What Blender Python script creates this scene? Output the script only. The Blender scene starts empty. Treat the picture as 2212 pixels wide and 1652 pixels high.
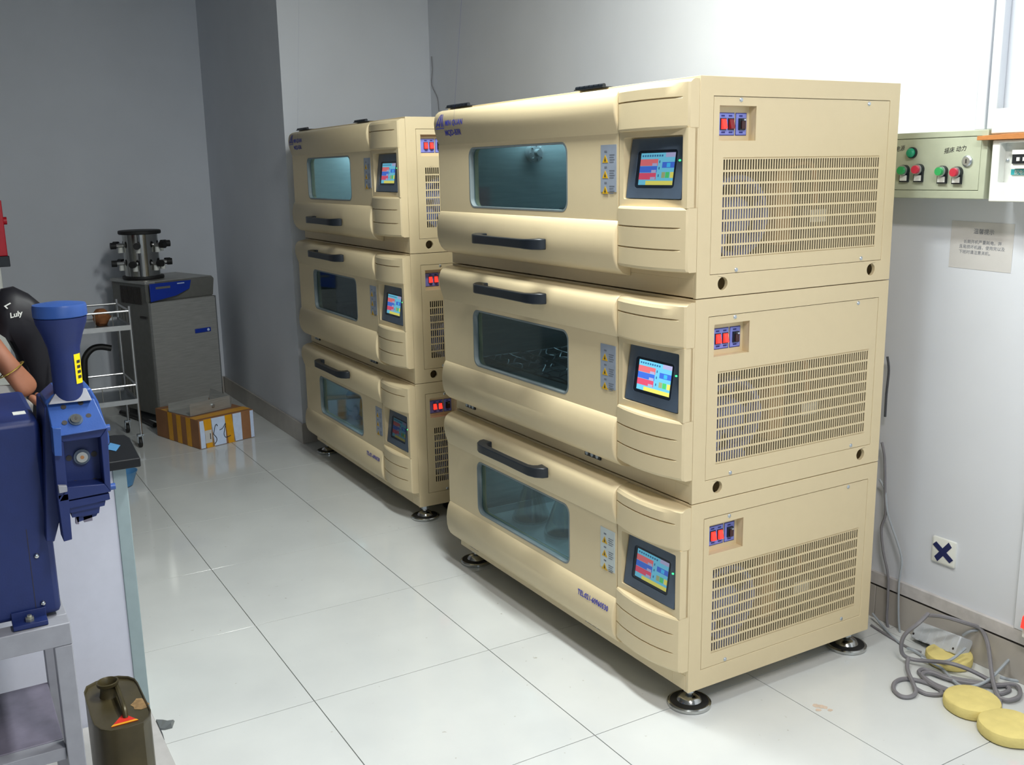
import bpy, bmesh, math, random
from mathutils import Vector, Matrix, Euler
random.seed(7)
S = bpy.context.scene
COL = S.collection

# ------------------------------------------------------------------ camera
CAM_LOC = Vector((3.858, -0.858, 1.542))
CAM_ROT = (math.radians(77.998), math.radians(1.021), math.radians(59.303))
F_PX, IW, IH = 2156.18, 2212.0, 1652.0
cam = bpy.data.cameras.new('camera')
cam.sensor_width = 36.0
cam.lens = F_PX / IW * 36.0
cam.clip_start = 0.02
cam_o = bpy.data.objects.new('camera', cam)
COL.objects.link(cam_o)
cam_o.location = CAM_LOC
cam_o.rotation_euler = CAM_ROT
S.camera = cam_o
CAM_M = Euler(CAM_ROT, 'XYZ').to_matrix()

def at(px, py, axis, val):
    """photo pixel -> point on the plane axis=val"""
    d = CAM_M @ Vector(((px - IW / 2) / F_PX, -(py - IH / 2) / F_PX, -1.0))
    t = (val - CAM_LOC[axis]) / d[axis]
    return CAM_LOC + d * t

# ------------------------------------------------------------------ world, lights, exposure
S.view_settings.view_transform = 'Standard'
S.view_settings.look = 'None'
S.view_settings.gamma = 1.0
S.view_settings.use_curve_mapping = False
S.view_settings.exposure = 0.0
W = bpy.data.worlds.new('daylight')
S.world = W
W.use_nodes = True
bg = W.node_tree.nodes['Background']
bg.inputs[0].default_value = (0.72, 0.86, 1.0, 1)
bg.inputs[1].default_value = 0.5

def area_light(name, loc, rot, sx, sy, power, color):
    l = bpy.data.lights.new(name, 'AREA')
    l.shape = 'RECTANGLE'; l.size = sx; l.size_y = sy
    l.energy = power; l.color = color
    o = bpy.data.objects.new(name, l)
    o.location = loc; o.rotation_euler = rot
    COL.objects.link(o)
    return o

WALL_Y, FAR_X, PIL_X, PIL_Y = 1.855, -3.33, -1.635, 0.954
NEAR_X, LEFT_Y, CEIL_Z = 6.2, -3.0, 3.0
# daylight entering by the window behind the photographer
WIN_Y0, WIN_Y1, WIN_Z0, WIN_Z1 = -1.6, 1.3, 0.95, 2.55
area_light('window_daylight', (NEAR_X + 0.12, (WIN_Y0 + WIN_Y1) / 2, (WIN_Z0 + WIN_Z1) / 2), (0, math.radians(90), 0), WIN_Z1 - WIN_Z0, WIN_Y1 - WIN_Y0, 25, (0.70, 0.84, 1.0))
# light of the fluorescent ceiling fixtures (fixtures are built further down)
FIXTURES = [((1.55, 0.62), 66, (0.95, 1.0, 0.975)), ((3.7, 0.1), 62, (1.0, 0.96, 0.93))]
for (fx, fy), pw, tint in FIXTURES:
    area_light('tube_light', (fx, fy, CEIL_Z - 0.115), (0, 0, 0), 1.15, 0.2, pw, tint)

# ------------------------------------------------------------------ materials
def new_mat(name):
    m = bpy.data.materials.new(name); m.use_nodes = True
    return m, m.node_tree, m.node_tree.nodes['Principled BSDF']

def srgb(r, g, b):
    f = lambda c: (c / 255 / 12.92) if c / 255 <= 0.04045 else ((c / 255 + 0.055) / 1.055) ** 2.4
    return (f(r), f(g), f(b), 1)

def mat(name, col, rough=0.5, metal=0.0, var=0.06, scale=30, bump=0.0, bscale=200, spec=0.5, aniso=None, emit=None, es=0.0):
    """procedural surface: colour broken up by noise, optional fine relief"""
    m, nt, b = new_mat(name)
    tc = nt.nodes.new('ShaderNodeTexCoord')
    n = nt.nodes.new('ShaderNodeTexNoise'); n.inputs['Scale'].default_value = scale; n.inputs['Detail'].default_value = 4
    nt.links.new(tc.outputs['Object'], n.inputs['Vector'])
    mp = None
    if aniso:
        mp = nt.nodes.new('ShaderNodeMapping'); mp.inputs['Scale'].default_value = aniso
        nt.links.new(tc.outputs['Object'], mp.inputs['Vector']); nt.links.new(mp.outputs[0], n.inputs['Vector'])
    r = nt.nodes.new('ShaderNodeValToRGB')
    c = col
    r.color_ramp.elements[0].position = 0.3; r.color_ramp.elements[1].position = 0.7
    r.color_ramp.elements[0].color = (c[0] * (1 - var), c[1] * (1 - var), c[2] * (1 - var), 1)
    r.color_ramp.elements[1].color = (min(1, c[0] * (1 + var)), min(1, c[1] * (1 + var)), min(1, c[2] * (1 + var)), 1)
    nt.links.new(n.outputs['Fac'], r.inputs['Fac'])
    nt.links.new(r.outputs[0], b.inputs['Base Color'])
    b.inputs['Roughness'].default_value = rough; b.inputs['Metallic'].default_value = metal
    b.inputs['Specular IOR Level'].default_value = spec
    if bump:
        n2 = nt.nodes.new('ShaderNodeTexNoise'); n2.inputs['Scale'].default_value = bscale
        nt.links.new((mp.outputs[0] if mp else tc.outputs['Object']), n2.inputs['Vector'])
        bp = nt.nodes.new('ShaderNodeBump'); bp.inputs['Strength'].default_value = bump; bp.inputs['Distance'].default_value = 0.002
        nt.links.new(n2.outputs['Fac'], bp.inputs['Height']); nt.links.new(bp.outputs[0], b.inputs['Normal'])
    if emit:
        b.inputs['Emission Color'].default_value = emit; b.inputs['Emission Strength'].default_value = es
    return m

def glass_mat(name, tint, gloss=0.04, gfac=0.03):
    """thin pane: tinted see-through plus mirror reflection growing at grazing angles"""
    m, nt, b = new_mat(name)
    nt.nodes.remove(b)
    out = nt.nodes['Material Output']
    t = nt.nodes.new('ShaderNodeBsdfTransparent')
    n = nt.nodes.new('ShaderNodeTexNoise'); n.inputs['Scale'].default_value = 6
    r = nt.nodes.new('ShaderNodeValToRGB')
    r.color_ramp.elements[0].color = (tint[0] * .96, tint[1] * .96, tint[2] * .96, 1); r.color_ramp.elements[1].color = tint
    nt.links.new(n.outputs['Fac'], r.inputs['Fac']); nt.links.new(r.outputs[0], t.inputs['Color'])
    g = nt.nodes.new('ShaderNodeBsdfGlossy'); g.inputs['Roughness'].default_value = gloss
    lf = nt.nodes.new('ShaderNodeLayerWeight'); lf.inputs['Blend'].default_value = 0.5
    pw = nt.nodes.new('ShaderNodeMath'); pw.operation = 'POWER'; pw.inputs[1].default_value = 5.0
    nt.links.new(lf.outputs['Facing'], pw.inputs[0])
    lw = nt.nodes.new('ShaderNodeMath'); lw.operation = 'MULTIPLY_ADD'; lw.inputs[1].default_value = 0.8; lw.inputs[2].default_value = gfac
    nt.links.new(pw.outputs[0], lw.inputs[0])
    mx = nt.nodes.new('ShaderNodeMixShader')
    nt.links.new(lw.outputs[0], mx.inputs[0]); nt.links.new(t.outputs[0], mx.inputs[1]); nt.links.new(g.outputs[0], mx.inputs[2])
    nt.links.new(mx.outputs[0], out.inputs['Surface'])
    return m

M = {}
M['beige'] = mat('beige_powder_coat', srgb(222, 204, 165), 0.42, var=0.008, bump=0.06, bscale=420)
M['steel_in'] = mat('chamber_steel', (0.46, 0.53, 0.55, 1), 0.34, 0.30, var=0.08, scale=8, aniso=(1, 1, 12))
M['dark'] = mat('dark_cavity', (0.035, 0.03, 0.028, 1), 0.7)
M['black'] = mat('black_plastic', (0.010, 0.014, 0.020, 1), 0.35)
M['rubber'] = mat('black_rubber', (0.012, 0.012, 0.012, 1), 0.6)
M['bezel'] = mat('screen_bezel_plastic', (0.075, 0.105, 0.15, 1), 0.28)
M['bezel_in'] = mat('screen_inner_frame', (0.014, 0.022, 0.035, 1), 0.25)
M['pane'] = glass_mat('door_window_glass', (0.70, 0.80, 0.82, 1))
M['gasket'] = mat('window_gasket', (0.20, 0.24, 0.25, 1), 0.4)
M['chrome'] = mat('chrome', (0.55, 0.56, 0.55, 1), 0.15, 1.0, var=0.03)
M['zinc'] = mat('zinc_steel', (0.55, 0.60, 0.65, 1), 0.3, 0.9, var=0.08)
M['labelblue'] = mat('switch_label_violet', srgb(135, 145, 225), 0.4)
M['navy'] = mat('printed_navy', srgb(40, 45, 130), 0.5)
M['logo'] = mat('printed_logo_blue', srgb(60, 65, 175), 0.5)
M['red_lit'] = mat('lit_red_rocker', (0.7, 0.02, 0.02, 1), 0.3, emit=(1.0, 0.05, 0.03, 1), es=1.1)
M['red_dim'] = mat('unlit_red_rocker', (0.28, 0.015, 0.02, 1), 0.3)
M['sticker'] = mat('silver_sticker', srgb(150, 160, 175), 0.4)
M['sticker_white'] = mat('pale_sticker', srgb(195, 205, 205), 0.45)
M['warn'] = mat('warning_yellow', srgb(215, 170, 20), 0.5)
M['ink'] = mat('black_ink', (0.02, 0.02, 0.025, 1), 0.6)
M['greyink'] = mat('grey_ink', (0.16, 0.18, 0.22, 1), 0.6)
M['motor'] = mat('blue_motor_paint', (0.16, 0.24, 0.62, 1), 0.4)
M['copper'] = mat('copper_pipe', (0.45, 0.22, 0.10, 1), 0.35, 0.8)
M['tan'] = mat('tan_insulation', srgb(190, 150, 100), 0.7)
M['wall_dim'] = mat('low_bounce_grey', srgb(150, 152, 155), 0.7, var=0.03, scale=3)  # unseen walls darkened to hold down bounced light
M['wall'] = mat('wall_paint', srgb(218, 222, 229), 0.55, var=0.025, scale=3, bump=0.05, bscale=60)
M['ceil'] = mat('low_bounce_ceiling', srgb(165, 165, 165), 0.8, var=0.02, scale=3)  # unseen ceiling darkened for weaker bounce light
M['grout'] = mat('dark_grout', srgb(120, 118, 112), 0.8)
M['skirt'] = mat('skirting_tile', srgb(176, 170, 162), 0.25, var=0.10, scale=6)
M['cement'] = mat('cement_strip', srgb(196, 192, 190), 0.8, var=0.12, scale=25)
M['greybox'] = mat('grey_green_enamel', srgb(176, 182, 160), 0.4, var=0.04)
M['whitebox'] = mat('white_plastic', srgb(226, 228, 222), 0.4, var=0.03)
M['paper'] = mat('paper_sheet', srgb(205, 203, 200), 0.8, var=0.02)
M['wood'] = mat('orange_wood', srgb(190, 125, 70), 0.5, var=0.15, aniso=(2, 30, 30))
M['btn_green'] = mat('green_button', (0.03, 0.36, 0.10, 1), 0.35)
M['btn_teal'] = mat('teal_pilot_lamp', (0.01, 0.30, 0.15, 1), 0.3)
M['btn_red'] = mat('red_button', (0.55, 0.03, 0.06, 1), 0.35)
M['teal'] = mat('teal_print', srgb(40, 150, 155), 0.5)
M['tape'] = mat('dark_blue_tape', srgb(28, 38, 90), 0.4)
M['cable'] = mat('grey_cable', srgb(128, 126, 130), 0.5)
M['cable_lt'] = mat('pale_cable', srgb(165, 172, 178), 0.5)
M['cable_dk'] = mat('dark_cable', srgb(70, 72, 76), 0.5)
M['adaptor'] = mat('light_grey_plastic', srgb(196, 200, 204), 0.4)
M['foam'] = mat('yellow_foam', srgb(222, 205, 130), 0.85, var=0.08, scale=18, bump=0.4, bscale=120)
M['inox'] = mat('brushed_stainless', (0.42, 0.42, 0.40, 1), 0.42, 0.45, var=0.12, scale=10, aniso=(1, 1, 14))
M['vessel'] = mat('polished_steel_vessel', (0.42, 0.42, 0.40, 1), 0.14, 1.0, var=0.05)
M['cabside'] = mat('grey_steel_side', (0.17, 0.17, 0.155, 1), 0.5, 0.2)
M['blue_panel'] = mat('royal_blue_panel', (0.006, 0.035, 0.36, 1), 0.35)
M['card'] = mat('cardboard', srgb(150, 105, 70), 0.85, var=0.10, scale=12)
M['tape_y'] = mat('amber_tape', srgb(225, 160, 25), 0.35, var=0.08)
M['white_print'] = mat('white_print', srgb(205, 222, 250), 0.7)
M['rail'] = mat('trolley_tube', (0.50, 0.50, 0.50, 1), 0.3, 0.9, var=0.05)
M['trayglass'] = mat('grey_tray', (0.12, 0.14, 0.16, 1), 0.3, 0.3)
M['hose'] = mat('black_hose', (0.008, 0.008, 0.008, 1), 0.5)
M['brown'] = mat('brown_paper', srgb(150, 95, 55), 0.8, var=0.2)
M['gblue'] = mat('mill_blue_enamel', srgb(21, 40, 98), 0.5, var=0.06, bump=0.08, bscale=250)
M['gblue_lt'] = mat('mill_blue_casting_toplit', srgb(46, 82, 152), 0.36, var=0.06, bump=0.08, bscale=250)  # lighter blue for the head casting and the top light on the hopper
M['greypad'] = mat('grey_pad', srgb(150, 152, 160), 0.5)
M['label_y'] = mat('yellow_label', srgb(240, 215, 10), 0.4)
M['stand'] = mat('grey_angle_iron', srgb(150, 152, 160), 0.45, var=0.06)
M['stand_dk'] = mat('weathered_steel', srgb(112, 108, 124), 0.5, var=0.12)
M['brass'] = mat('zinc_yellow_bolt', (0.55, 0.55, 0.45, 1), 0.3, 0.9)
M['oilcan'] = mat('olive_tin', srgb(74, 66, 42), 0.4, 0.3, var=0.22, scale=14)
M['rust'] = mat('worn_tin', srgb(150, 120, 80), 0.6, 0.2, var=0.35, scale=60)
M['can_red'] = mat('can_label_red', srgb(205, 40, 25), 0.5)
M['bench'] = mat('bench_white_laminate', srgb(205, 208, 222), 0.5, var=0.02)
M['bench_edge'] = mat('bench_grey_edge', srgb(150, 168, 172), 0.45, var=0.04)
M['bench_top'] = mat('black_bench_top', (0.010, 0.011, 0.014, 1), 0.5, spec=0.25)
M['plinth'] = mat('grey_base_board', srgb(190, 188, 186), 0.6, var=0.05)
M['skin'] = mat('skin', srgb(146, 94, 70), 0.6, var=0.08, scale=25)
M['bag'] = mat('black_plastic_bag', (0.007, 0.0065, 0.010, 1), 0.5, spec=0.3, bump=0.5, bscale=25)
M['foil'] = mat('crumpled_foil', (0.6, 0.6, 0.62, 1), 0.25, 0.9, bump=0.6, bscale=40)
M['cloth_dark'] = mat('black_cotton', (0.015, 0.015, 0.018, 1), 0.9, bump=0.3, bscale=300)
M['denim'] = mat('dark_trousers', (0.03, 0.035, 0.06, 1), 0.9)
M['hair'] = mat('black_hair', (0.01, 0.009, 0.008, 1), 0.5)
M['shoe'] = mat('shoe_leather', (0.02, 0.015, 0.012, 1), 0.5)
M['red'] = mat('red_enamel', srgb(200, 18, 40), 0.4)
M['bowl'] = mat('blue_plastic', srgb(80, 140, 190), 0.4)
M['glassware'] = glass_mat('flask_glass', (0.97, 0.985, 0.985, 1), 0.12, 0.14)
M['bag_blue'] = mat('pale_blue_bag', srgb(120, 165, 215), 0.3, bump=0.5, bscale=30)
M['bag_amber'] = mat('amber_bag', srgb(190, 140, 35), 0.3, bump=0.5, bscale=30)
M['bag_silver'] = mat('silver_bag', srgb(190, 195, 185), 0.25, 0.3, bump=0.6, bscale=30)
M['leaf'] = mat('grey_plastic_scrap', srgb(110, 115, 116), 0.5)
M['tube_on'] = mat('fluorescent_tube', (0.9, 0.9, 0.9, 1), 0.4, emit=(1, 0.97, 0.93, 1), es=4.0)
M['bluedim'] = mat('blue_reflection', (0.03, 0.08, 0.30, 1), 0.4)  # colour of the reflection painted inside one chamber

def floor_tile_mat():
    m, nt, b = new_mat('polished_white_tile')
    tc = nt.nodes.new('ShaderNodeTexCoord')
    oi = nt.nodes.new('ShaderNodeObjectInfo')
    ad = nt.nodes.new('ShaderNodeVectorMath'); ad.operation = 'ADD'
    nt.links.new(tc.outputs['Object'], ad.inputs[0]); nt.links.new(oi.outputs['Location'], ad.inputs[1])
    n = nt.nodes.new('ShaderNodeTexNoise'); n.inputs['Scale'].default_value = 2.2; n.inputs['Detail'].default_value = 6
    nt.links.new(ad.outputs[0], n.inputs['Vector'])
    r = nt.nodes.new('ShaderNodeValToRGB')
    r.color_ramp.elements[0].position = 0.3; r.color_ramp.elements[1].position = 0.7
    r.color_ramp.elements[0].color = srgb(205, 208, 207); r.color_ramp.elements[1].color = srgb(218, 221, 219)
    nt.links.new(n.outputs['Fac'], r.inputs['Fac'])
    # faint scuffs and specks with a shape of their own
    n2 = nt.nodes.new('ShaderNodeTexNoise'); n2.inputs['Scale'].default_value = 38; n2.inputs['Detail'].default_value = 2
    nt.links.new(ad.outputs[0], n2.inputs['Vector'])
    r2 = nt.nodes.new('ShaderNodeValToRGB')
    r2.color_ramp.elements[0].position = 0.735; r2.color_ramp.elements[0].color = (1, 1, 1, 1)
    r2.color_ramp.elements[1].position = 0.78; r2.color_ramp.elements[1].color = (0.62, 0.58, 0.52, 1)
    nt.links.new(n2.outputs['Fac'], r2.inputs['Fac'])
    mx = nt.nodes.new('ShaderNodeMix'); mx.data_type = 'RGBA'; mx.blend_type = 'MULTIPLY'; mx.inputs[0].default_value = 0.8
    nt.links.new(r.outputs[0], mx.inputs[6]); nt.links.new(r2.outputs[0], mx.inputs[7])
    nt.links.new(mx.outputs[2], b.inputs['Base Color'])
    b.inputs['Roughness'].default_value = 0.11
    b.inputs['Specular IOR Level'].default_value = 0.5
    return m
M['tile'] = floor_tile_mat()

def screen_mat(name, col, strength):
    m, nt, b = new_mat(name)
    n = nt.nodes.new('ShaderNodeTexNoise'); n.inputs['Scale'].default_value = 300
    r = nt.nodes.new('ShaderNodeValToRGB')
    r.color_ramp.elements[0].color = (col[0] * .85, col[1] * .85, col[2] * .85, 1); r.color_ramp.elements[1].color = col
    nt.links.new(n.outputs['Fac'], r.inputs['Fac'])
    nt.links.new(r.outputs[0], b.inputs['Emission Color'])
    b.inputs['Base Color'].default_value = (0.02, 0.02, 0.02, 1); b.inputs['Roughness'].default_value = 0.2
    b.inputs['Emission Strength'].default_value = strength
    return m

# ------------------------------------------------------------------ mesh builder
class MB:
    def __init__(s):
        s.v = []; s.f = []; s.mi = []; s.mats = []; s.cur = 0
    def use(s, mname):
        m = M[mname] if isinstance(mname, str) else mname
        if m not in s.mats: s.mats.append(m)
        s.cur = s.mats.index(m); return s
    def add(s, verts, faces):
        b = len(s.v); s.v += [tuple(p) for p in verts]
        for f in faces:
            s.f.append(tuple(i + b for i in f)); s.mi.append(s.cur)
        return s
    def box(s, x0, x1, y0, y1, z0, z1):
        v = [(x, y, z) for z in (z0, z1) for y in (y0, y1) for x in (x0, x1)]
        return s.add(v, [(0, 2, 3, 1), (4, 5, 7, 6), (0, 1, 5, 4), (2, 6, 7, 3), (0, 4, 6, 2), (1, 3, 7, 5)])
    def obox(s, o, a, b, c):
        """box from corner o and three edge vectors"""
        o, a, b, c = map(Vector, (o, a, b, c))
        v = [o + i * a + j * b + k * c for k in (0, 1) for j in (0, 1) for i in (0, 1)]
        return s.add(v, [(0, 2, 3, 1), (4, 5, 7, 6), (0, 1, 5, 4), (2, 6, 7, 3), (0, 4, 6, 2), (1, 3, 7, 5)])
    def loft(s, loops, cap=True, close=True):
        n = len(loops[0]); v = [p for l in loops for p in l]; f = []
        for i in range(len(loops) - 1):
            for j in range(n if close else n - 1):
                k = (j + 1) % n
                f.append((i * n + j, i * n + k, (i + 1) * n + k, (i + 1) * n + j))
        if cap:
            f.append(tuple(range(n))[::-1]); f.append(tuple((len(loops) - 1) * n + j for j in range(n)))
        return s.add(v, f)
    def prism(s, loop, vec):
        vec = Vector(vec); a = [Vector(p) for p in loop]
        return s.loft([a, [p + vec for p in a]])
    def cyl(s, p0, p1, r0, r1=None, n=16):
        p0, p1 = Vector(p0), Vector(p1); r1 = r0 if r1 is None else r1
        d = (p1 - p0).normalized(); u = d.orthogonal().normalized(); w = d.cross(u)
        L = lambda p, r: [p + (u * math.cos(t) + w * math.sin(t)) * r for t in [2 * math.pi * i / n for i in range(n)]]
        return s.loft([L(p0, r0), L(p1, r1)])
    def lathe(s, o, prof, n=24, axis='z'):
        o = Vector(o); loops = []
        for r, h in prof:
            r = max(r, 1e-5)
            L = []
            for i in range(n):
                a = 2 * math.pi * i / n; c, q = math.cos(a) * r, math.sin(a) * r
                L.append(o + (Vector((c, q, h)) if axis == 'z' else Vector((h, c, q)) if axis == 'x' else Vector((c, h, q))))
            loops.append(L)
        return s.loft(loops)
    def tube(s, pts, r, n=8, smooth=0, closed=False):
        P = [Vector(p) for p in pts]
        if smooth: P = catmull(P, smooth)
        loops = []; u = None
        for i, p in enumerate(P):
            d = (P[min(i + 1, len(P) - 1)] - P[max(i - 1, 0)])
            d = d.normalized() if d.length > 1e-9 else Vector((0, 0, 1))
            if u is None: u = d.orthogonal().normalized()
            u = (u - d * u.dot(d));
            u = u.normalized() if u.length > 1e-6 else d.orthogonal().normalized()
            w = d.cross(u)
            rr = r[i] if isinstance(r, (list, tuple)) else r
            loops.append([p + (u * math.cos(2 * math.pi * k / n) + w * math.sin(2 * math.pi * k / n)) * rr for k in range(n)])
        return s.loft(loops)
    def ribbon(s, pts, w, h):
        """bar of rectangular section swept along pts lying in an xy plane (w in plane, h along z)"""
        P = [Vector(p) for p in pts]; loops = []
        for i, p in enumerate(P):
            d = (P[min(i + 1, len(P) - 1)] - P[max(i - 1, 0)]).normalized()
            nrm = Vector((-d.y, d.x, 0)); ww = w[i] if isinstance(w, (list, tuple)) else w; hh = h[i] if isinstance(h, (list, tuple)) else h
            loops.append([p + nrm * ww / 2 + Vector((0, 0, hh / 2)), p - nrm * ww / 2 + Vector((0, 0, hh / 2)),
                          p - nrm * ww / 2 - Vector((0, 0, hh / 2)), p + nrm * ww / 2 - Vector((0, 0, hh / 2))])
        return s.loft(loops)
    def plate(s, outer, holes, fn, t):
        """flat plate with holes; fn(u, v, w) maps to 3D, w from 0 (front) to t (back)"""
        bm = bmesh.new(); E = []
        loops = [outer] + list(holes); idx = []
        for L in loops:
            vs = [bm.verts.new((u, v, 0)) for u, v in L]
            for i in range(len(vs)): E.append(bm.edges.new((vs[i], vs[(i + 1) % len(vs)])))
        bmesh.ops.triangle_fill(bm, use_beauty=True, use_dissolve=False, edges=E, normal=(0, 0, 1))
        bm.verts.index_update()
        pts = [(v.co.x, v.co.y) for v in bm.verts]; tris = [tuple(v.index for v in f.verts) for f in bm.faces]
        bm.free()
        n = len(pts)
        vv = [fn(u, v, 0) for u, v in pts] + [fn(u, v, t) for u, v in pts]
        ff = list(tris) + [tuple(i + n for i in reversed(q)) for q in tris]
        b = 0
        for L in loops:
            k = len(L)
            for i in range(k):
                j = (i + 1) % k
                ff.append((b + i, b + i + n, b + j + n, b + j))
            b += k
        return s.add(vv, ff)
    def mesh(s, name, smooth=True, angle=35, recalc=True):
        me = bpy.data.meshes.new(name)
        me.from_pydata(s.v, [], s.f)
        for m in s.mats: me.materials.append(m)
        me.polygons.foreach_set('material_index', s.mi)
        if recalc:
            bm = bmesh.new(); bm.from_mesh(me)
            bmesh.ops.recalc_face_normals(bm, faces=bm.faces); bm.to_mesh(me); bm.free()
        if smooth:
            me.polygons.foreach_set('use_smooth', [True] * len(me.polygons))
            me.set_sharp_from_angle(angle=math.radians(angle))
        me.update()
        return me
    def build(s, name, parent=None, loc=None, rot=None, bevel=0.0, **kw):
        return put(name, s.mesh(name, **kw), parent, loc, rot, bevel)

def put(name, me, parent=None, loc=None, rot=None, bevel=0.0):
    o = bpy.data.objects.new(name, me); COL.objects.link(o)
    if parent: o.parent = parent
    if loc is not None: o.location = loc
    if rot is not None: o.rotation_euler = rot
    if bevel:
        md = o.modifiers.new('bevel', 'BEVEL'); md.width = bevel; md.segments = 2; md.limit_method = 'ANGLE'; md.angle_limit = math.radians(50)
    return o

def catmull(P, k):
    out = []
    for i in range(len(P) - 1):
        p0, p1, p2, p3 = P[max(i - 1, 0)], P[i], P[i + 1], P[min(i + 2, len(P) - 1)]
        for j in range(k):
            t = j / k
            out.append(0.5 * ((2 * p1) + (p2 - p0) * t + (2 * p0 - 5 * p1 + 4 * p2 - p3) * t * t + (3 * p1 - p0 - 3 * p2 + p3) * t ** 3))
    out.append(P[-1]); return out

def rrect(u0, u1, v0, v1, r, n=5):
    out = []
    for cx, cy, a0 in ((u1 - r, v1 - r, 0), (u0 + r, v1 - r, 90), (u0 + r, v0 + r, 180), (u1 - r, v0 + r, 270)):
        for i in range(n + 1):
            a = math.radians(a0 + 90 * i / n); out.append((cx + r * math.cos(a), cy + r * math.sin(a)))
    return out

def rect(u0, u1, v0, v1): return [(u0, v0), (u1, v0), (u1, v1), (u0, v1)]
def circle(u, v, r, n=20): return [(u + r * math.cos(2 * math.pi * i / n), v + r * math.sin(2 * math.pi * i / n)) for i in range(n)]

def thing(name, label, cat, loc=(0, 0, 0), rotz=0.0, group=None):
    o = bpy.data.objects.new(name, None); COL.objects.link(o); o.empty_display_size = 0.05
    o.location = loc; o.rotation_euler = (0, 0, rotz)
    return tag(o, label, cat, group)
def tag(o, label, cat, group=None):
    o['label'] = label; o['category'] = cat
    if group: o['group'] = group
    return o
def struct(o, label=None):
    o['kind'] = 'structure'
    if label: o['label'] = label
    return o

def text_tris(txt, size, shear=0.0, bold=0.0, align='LEFT', sx=1.0):
    """lettering as flat triangles in (u, v)"""
    c = bpy.data.curves.new('lettering', 'FONT'); c.body = txt; c.size = size; c.shear = shear; c.offset = bold
    c.align_x = align; c.fill_mode = 'FRONT'; c.resolution_u = 2
    o = bpy.data.objects.new('lettering', c); COL.objects.link(o)
    me = o.to_mesh(); me.calc_loop_triangles()
    V = [(v.co.x * sx, v.co.y) for v in me.vertices]; T = [tuple(t.vertices) for t in me.loop_triangles]
    o.to_mesh_clear(); bpy.data.objects.remove(o); bpy.data.curves.remove(c)
    return V, T
def lettering(mb, txt, size, fn, **kw):
    V, T = text_tris(txt, size, **kw)
    return mb.add([fn(u, v) for u, v in V], T)

# ================================================================== setting
mb = MB().use('grout'); mb.box(FAR_X - 0.1, NEAR_X + 0.1, LEFT_Y - 0.1, WALL_Y + 0.1, -0.12, -0.004)
floor = struct(mb.build('floor'), 'white polished tile floor')
TS = 0.6
tile_cache = {}
ix0, ix1 = math.floor(FAR_X / TS), math.ceil(NEAR_X / TS)
iy0, iy1 = math.floor(LEFT_Y / TS), math.ceil(WALL_Y / TS)
for i in range(ix0, ix1):
    for j in range(iy0, iy1):
        x0, x1 = max(i * TS, FAR_X), min((i + 1) * TS, NEAR_X)
        y0, y1 = max(j * TS, LEFT_Y), min((j + 1) * TS, WALL_Y)
        if y0 >= PIL_Y and x1 <= PIL_X: continue
        w, h = round(x1 - x0, 3), round(y1 - y0, 3)
        if w < 0.01 or h < 0.01: continue
        if (w, h) not in tile_cache:
            g = 0.0013; c = 0.0002
            t = MB().use('tile')
            L = lambda k, z: [(k, k, z), (w - k, k, z), (w - k, h - k, z), (k, h - k, z)]
            t.loft([L(g, -0.012), L(g, -c), L(g + c, 0.0)])
            tile_cache[(w, h)] = t.mesh('tile', smooth=False)
        put('tile', tile_cache[(w, h)], floor, (x0, y0, 0))
# dried orange stain on one tile
st = at(1775, 1527, 2, 0); mb = MB().use(mat('dried_orange_stain', srgb(212, 192, 174), 0.5, var=0.1, scale=60))
for k in range(6):
    a = random.uniform(0, 6.28); d = random.uniform(0, 0.03); r = random.uniform(0.006, 0.016)
    cx, cy = st.x + math.cos(a) * d, st.y + math.sin(a) * d
    L = [(cx + math.cos(t * 0.7) * r * random.uniform(.6, 1.2), cy + math.sin(t * 0.7) * r * random.uniform(.6, 1.2)) for t in range(9)]
    mb.prism([(u, v, 0.0002 + k * .00003) for u, v in L], (0, 0, 0.0003))
stain = mb.build('floor_stain', floor)

def wallbox(name, x0, x1, y0, y1, z0=0.0, z1=CEIL_Z, m='wall', label=None):
    return struct(MB().use(m).box(x0, x1, y0, y1, z0, z1).build(name), label)
wallbox('wall_right', PIL_X, NEAR_X, WALL_Y, WALL_Y + 0.12, label='white painted wall behind the incubator stacks')
wallbox('wall_back', FAR_X - 0.12, FAR_X, LEFT_Y, PIL_Y, label='far grey-looking wall behind the freeze dryer')
wallbox('wall_corner', FAR_X - 0.12, PIL_X, PIL_Y, WALL_Y + 0.12, label='boxed-out wall corner beside the far incubator stack')
wallbox('wall_left', FAR_X, NEAR_X, LEFT_Y - 0.12, LEFT_Y, m='wall_dim', label='plain wall out of view on the mill side')
nw = MB().use('wall_dim').plate(rect(LEFT_Y, WALL_Y, 0, CEIL_Z), [rect(WIN_Y0, WIN_Y1, WIN_Z0, WIN_Z1)], lambda u, v, w: (NEAR_X + w, u, v), 0.12)
struct(nw.build('wall_front'), 'wall with the window behind the photographer')
struct(MB().use('ceil').box(FAR_X - 0.12, NEAR_X + 0.12, LEFT_Y - 0.12, WALL_Y + 0.12, CEIL_Z, CEIL_Z + 0.1).build('ceiling'), 'ceiling greyed to cut bounced light')
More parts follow.
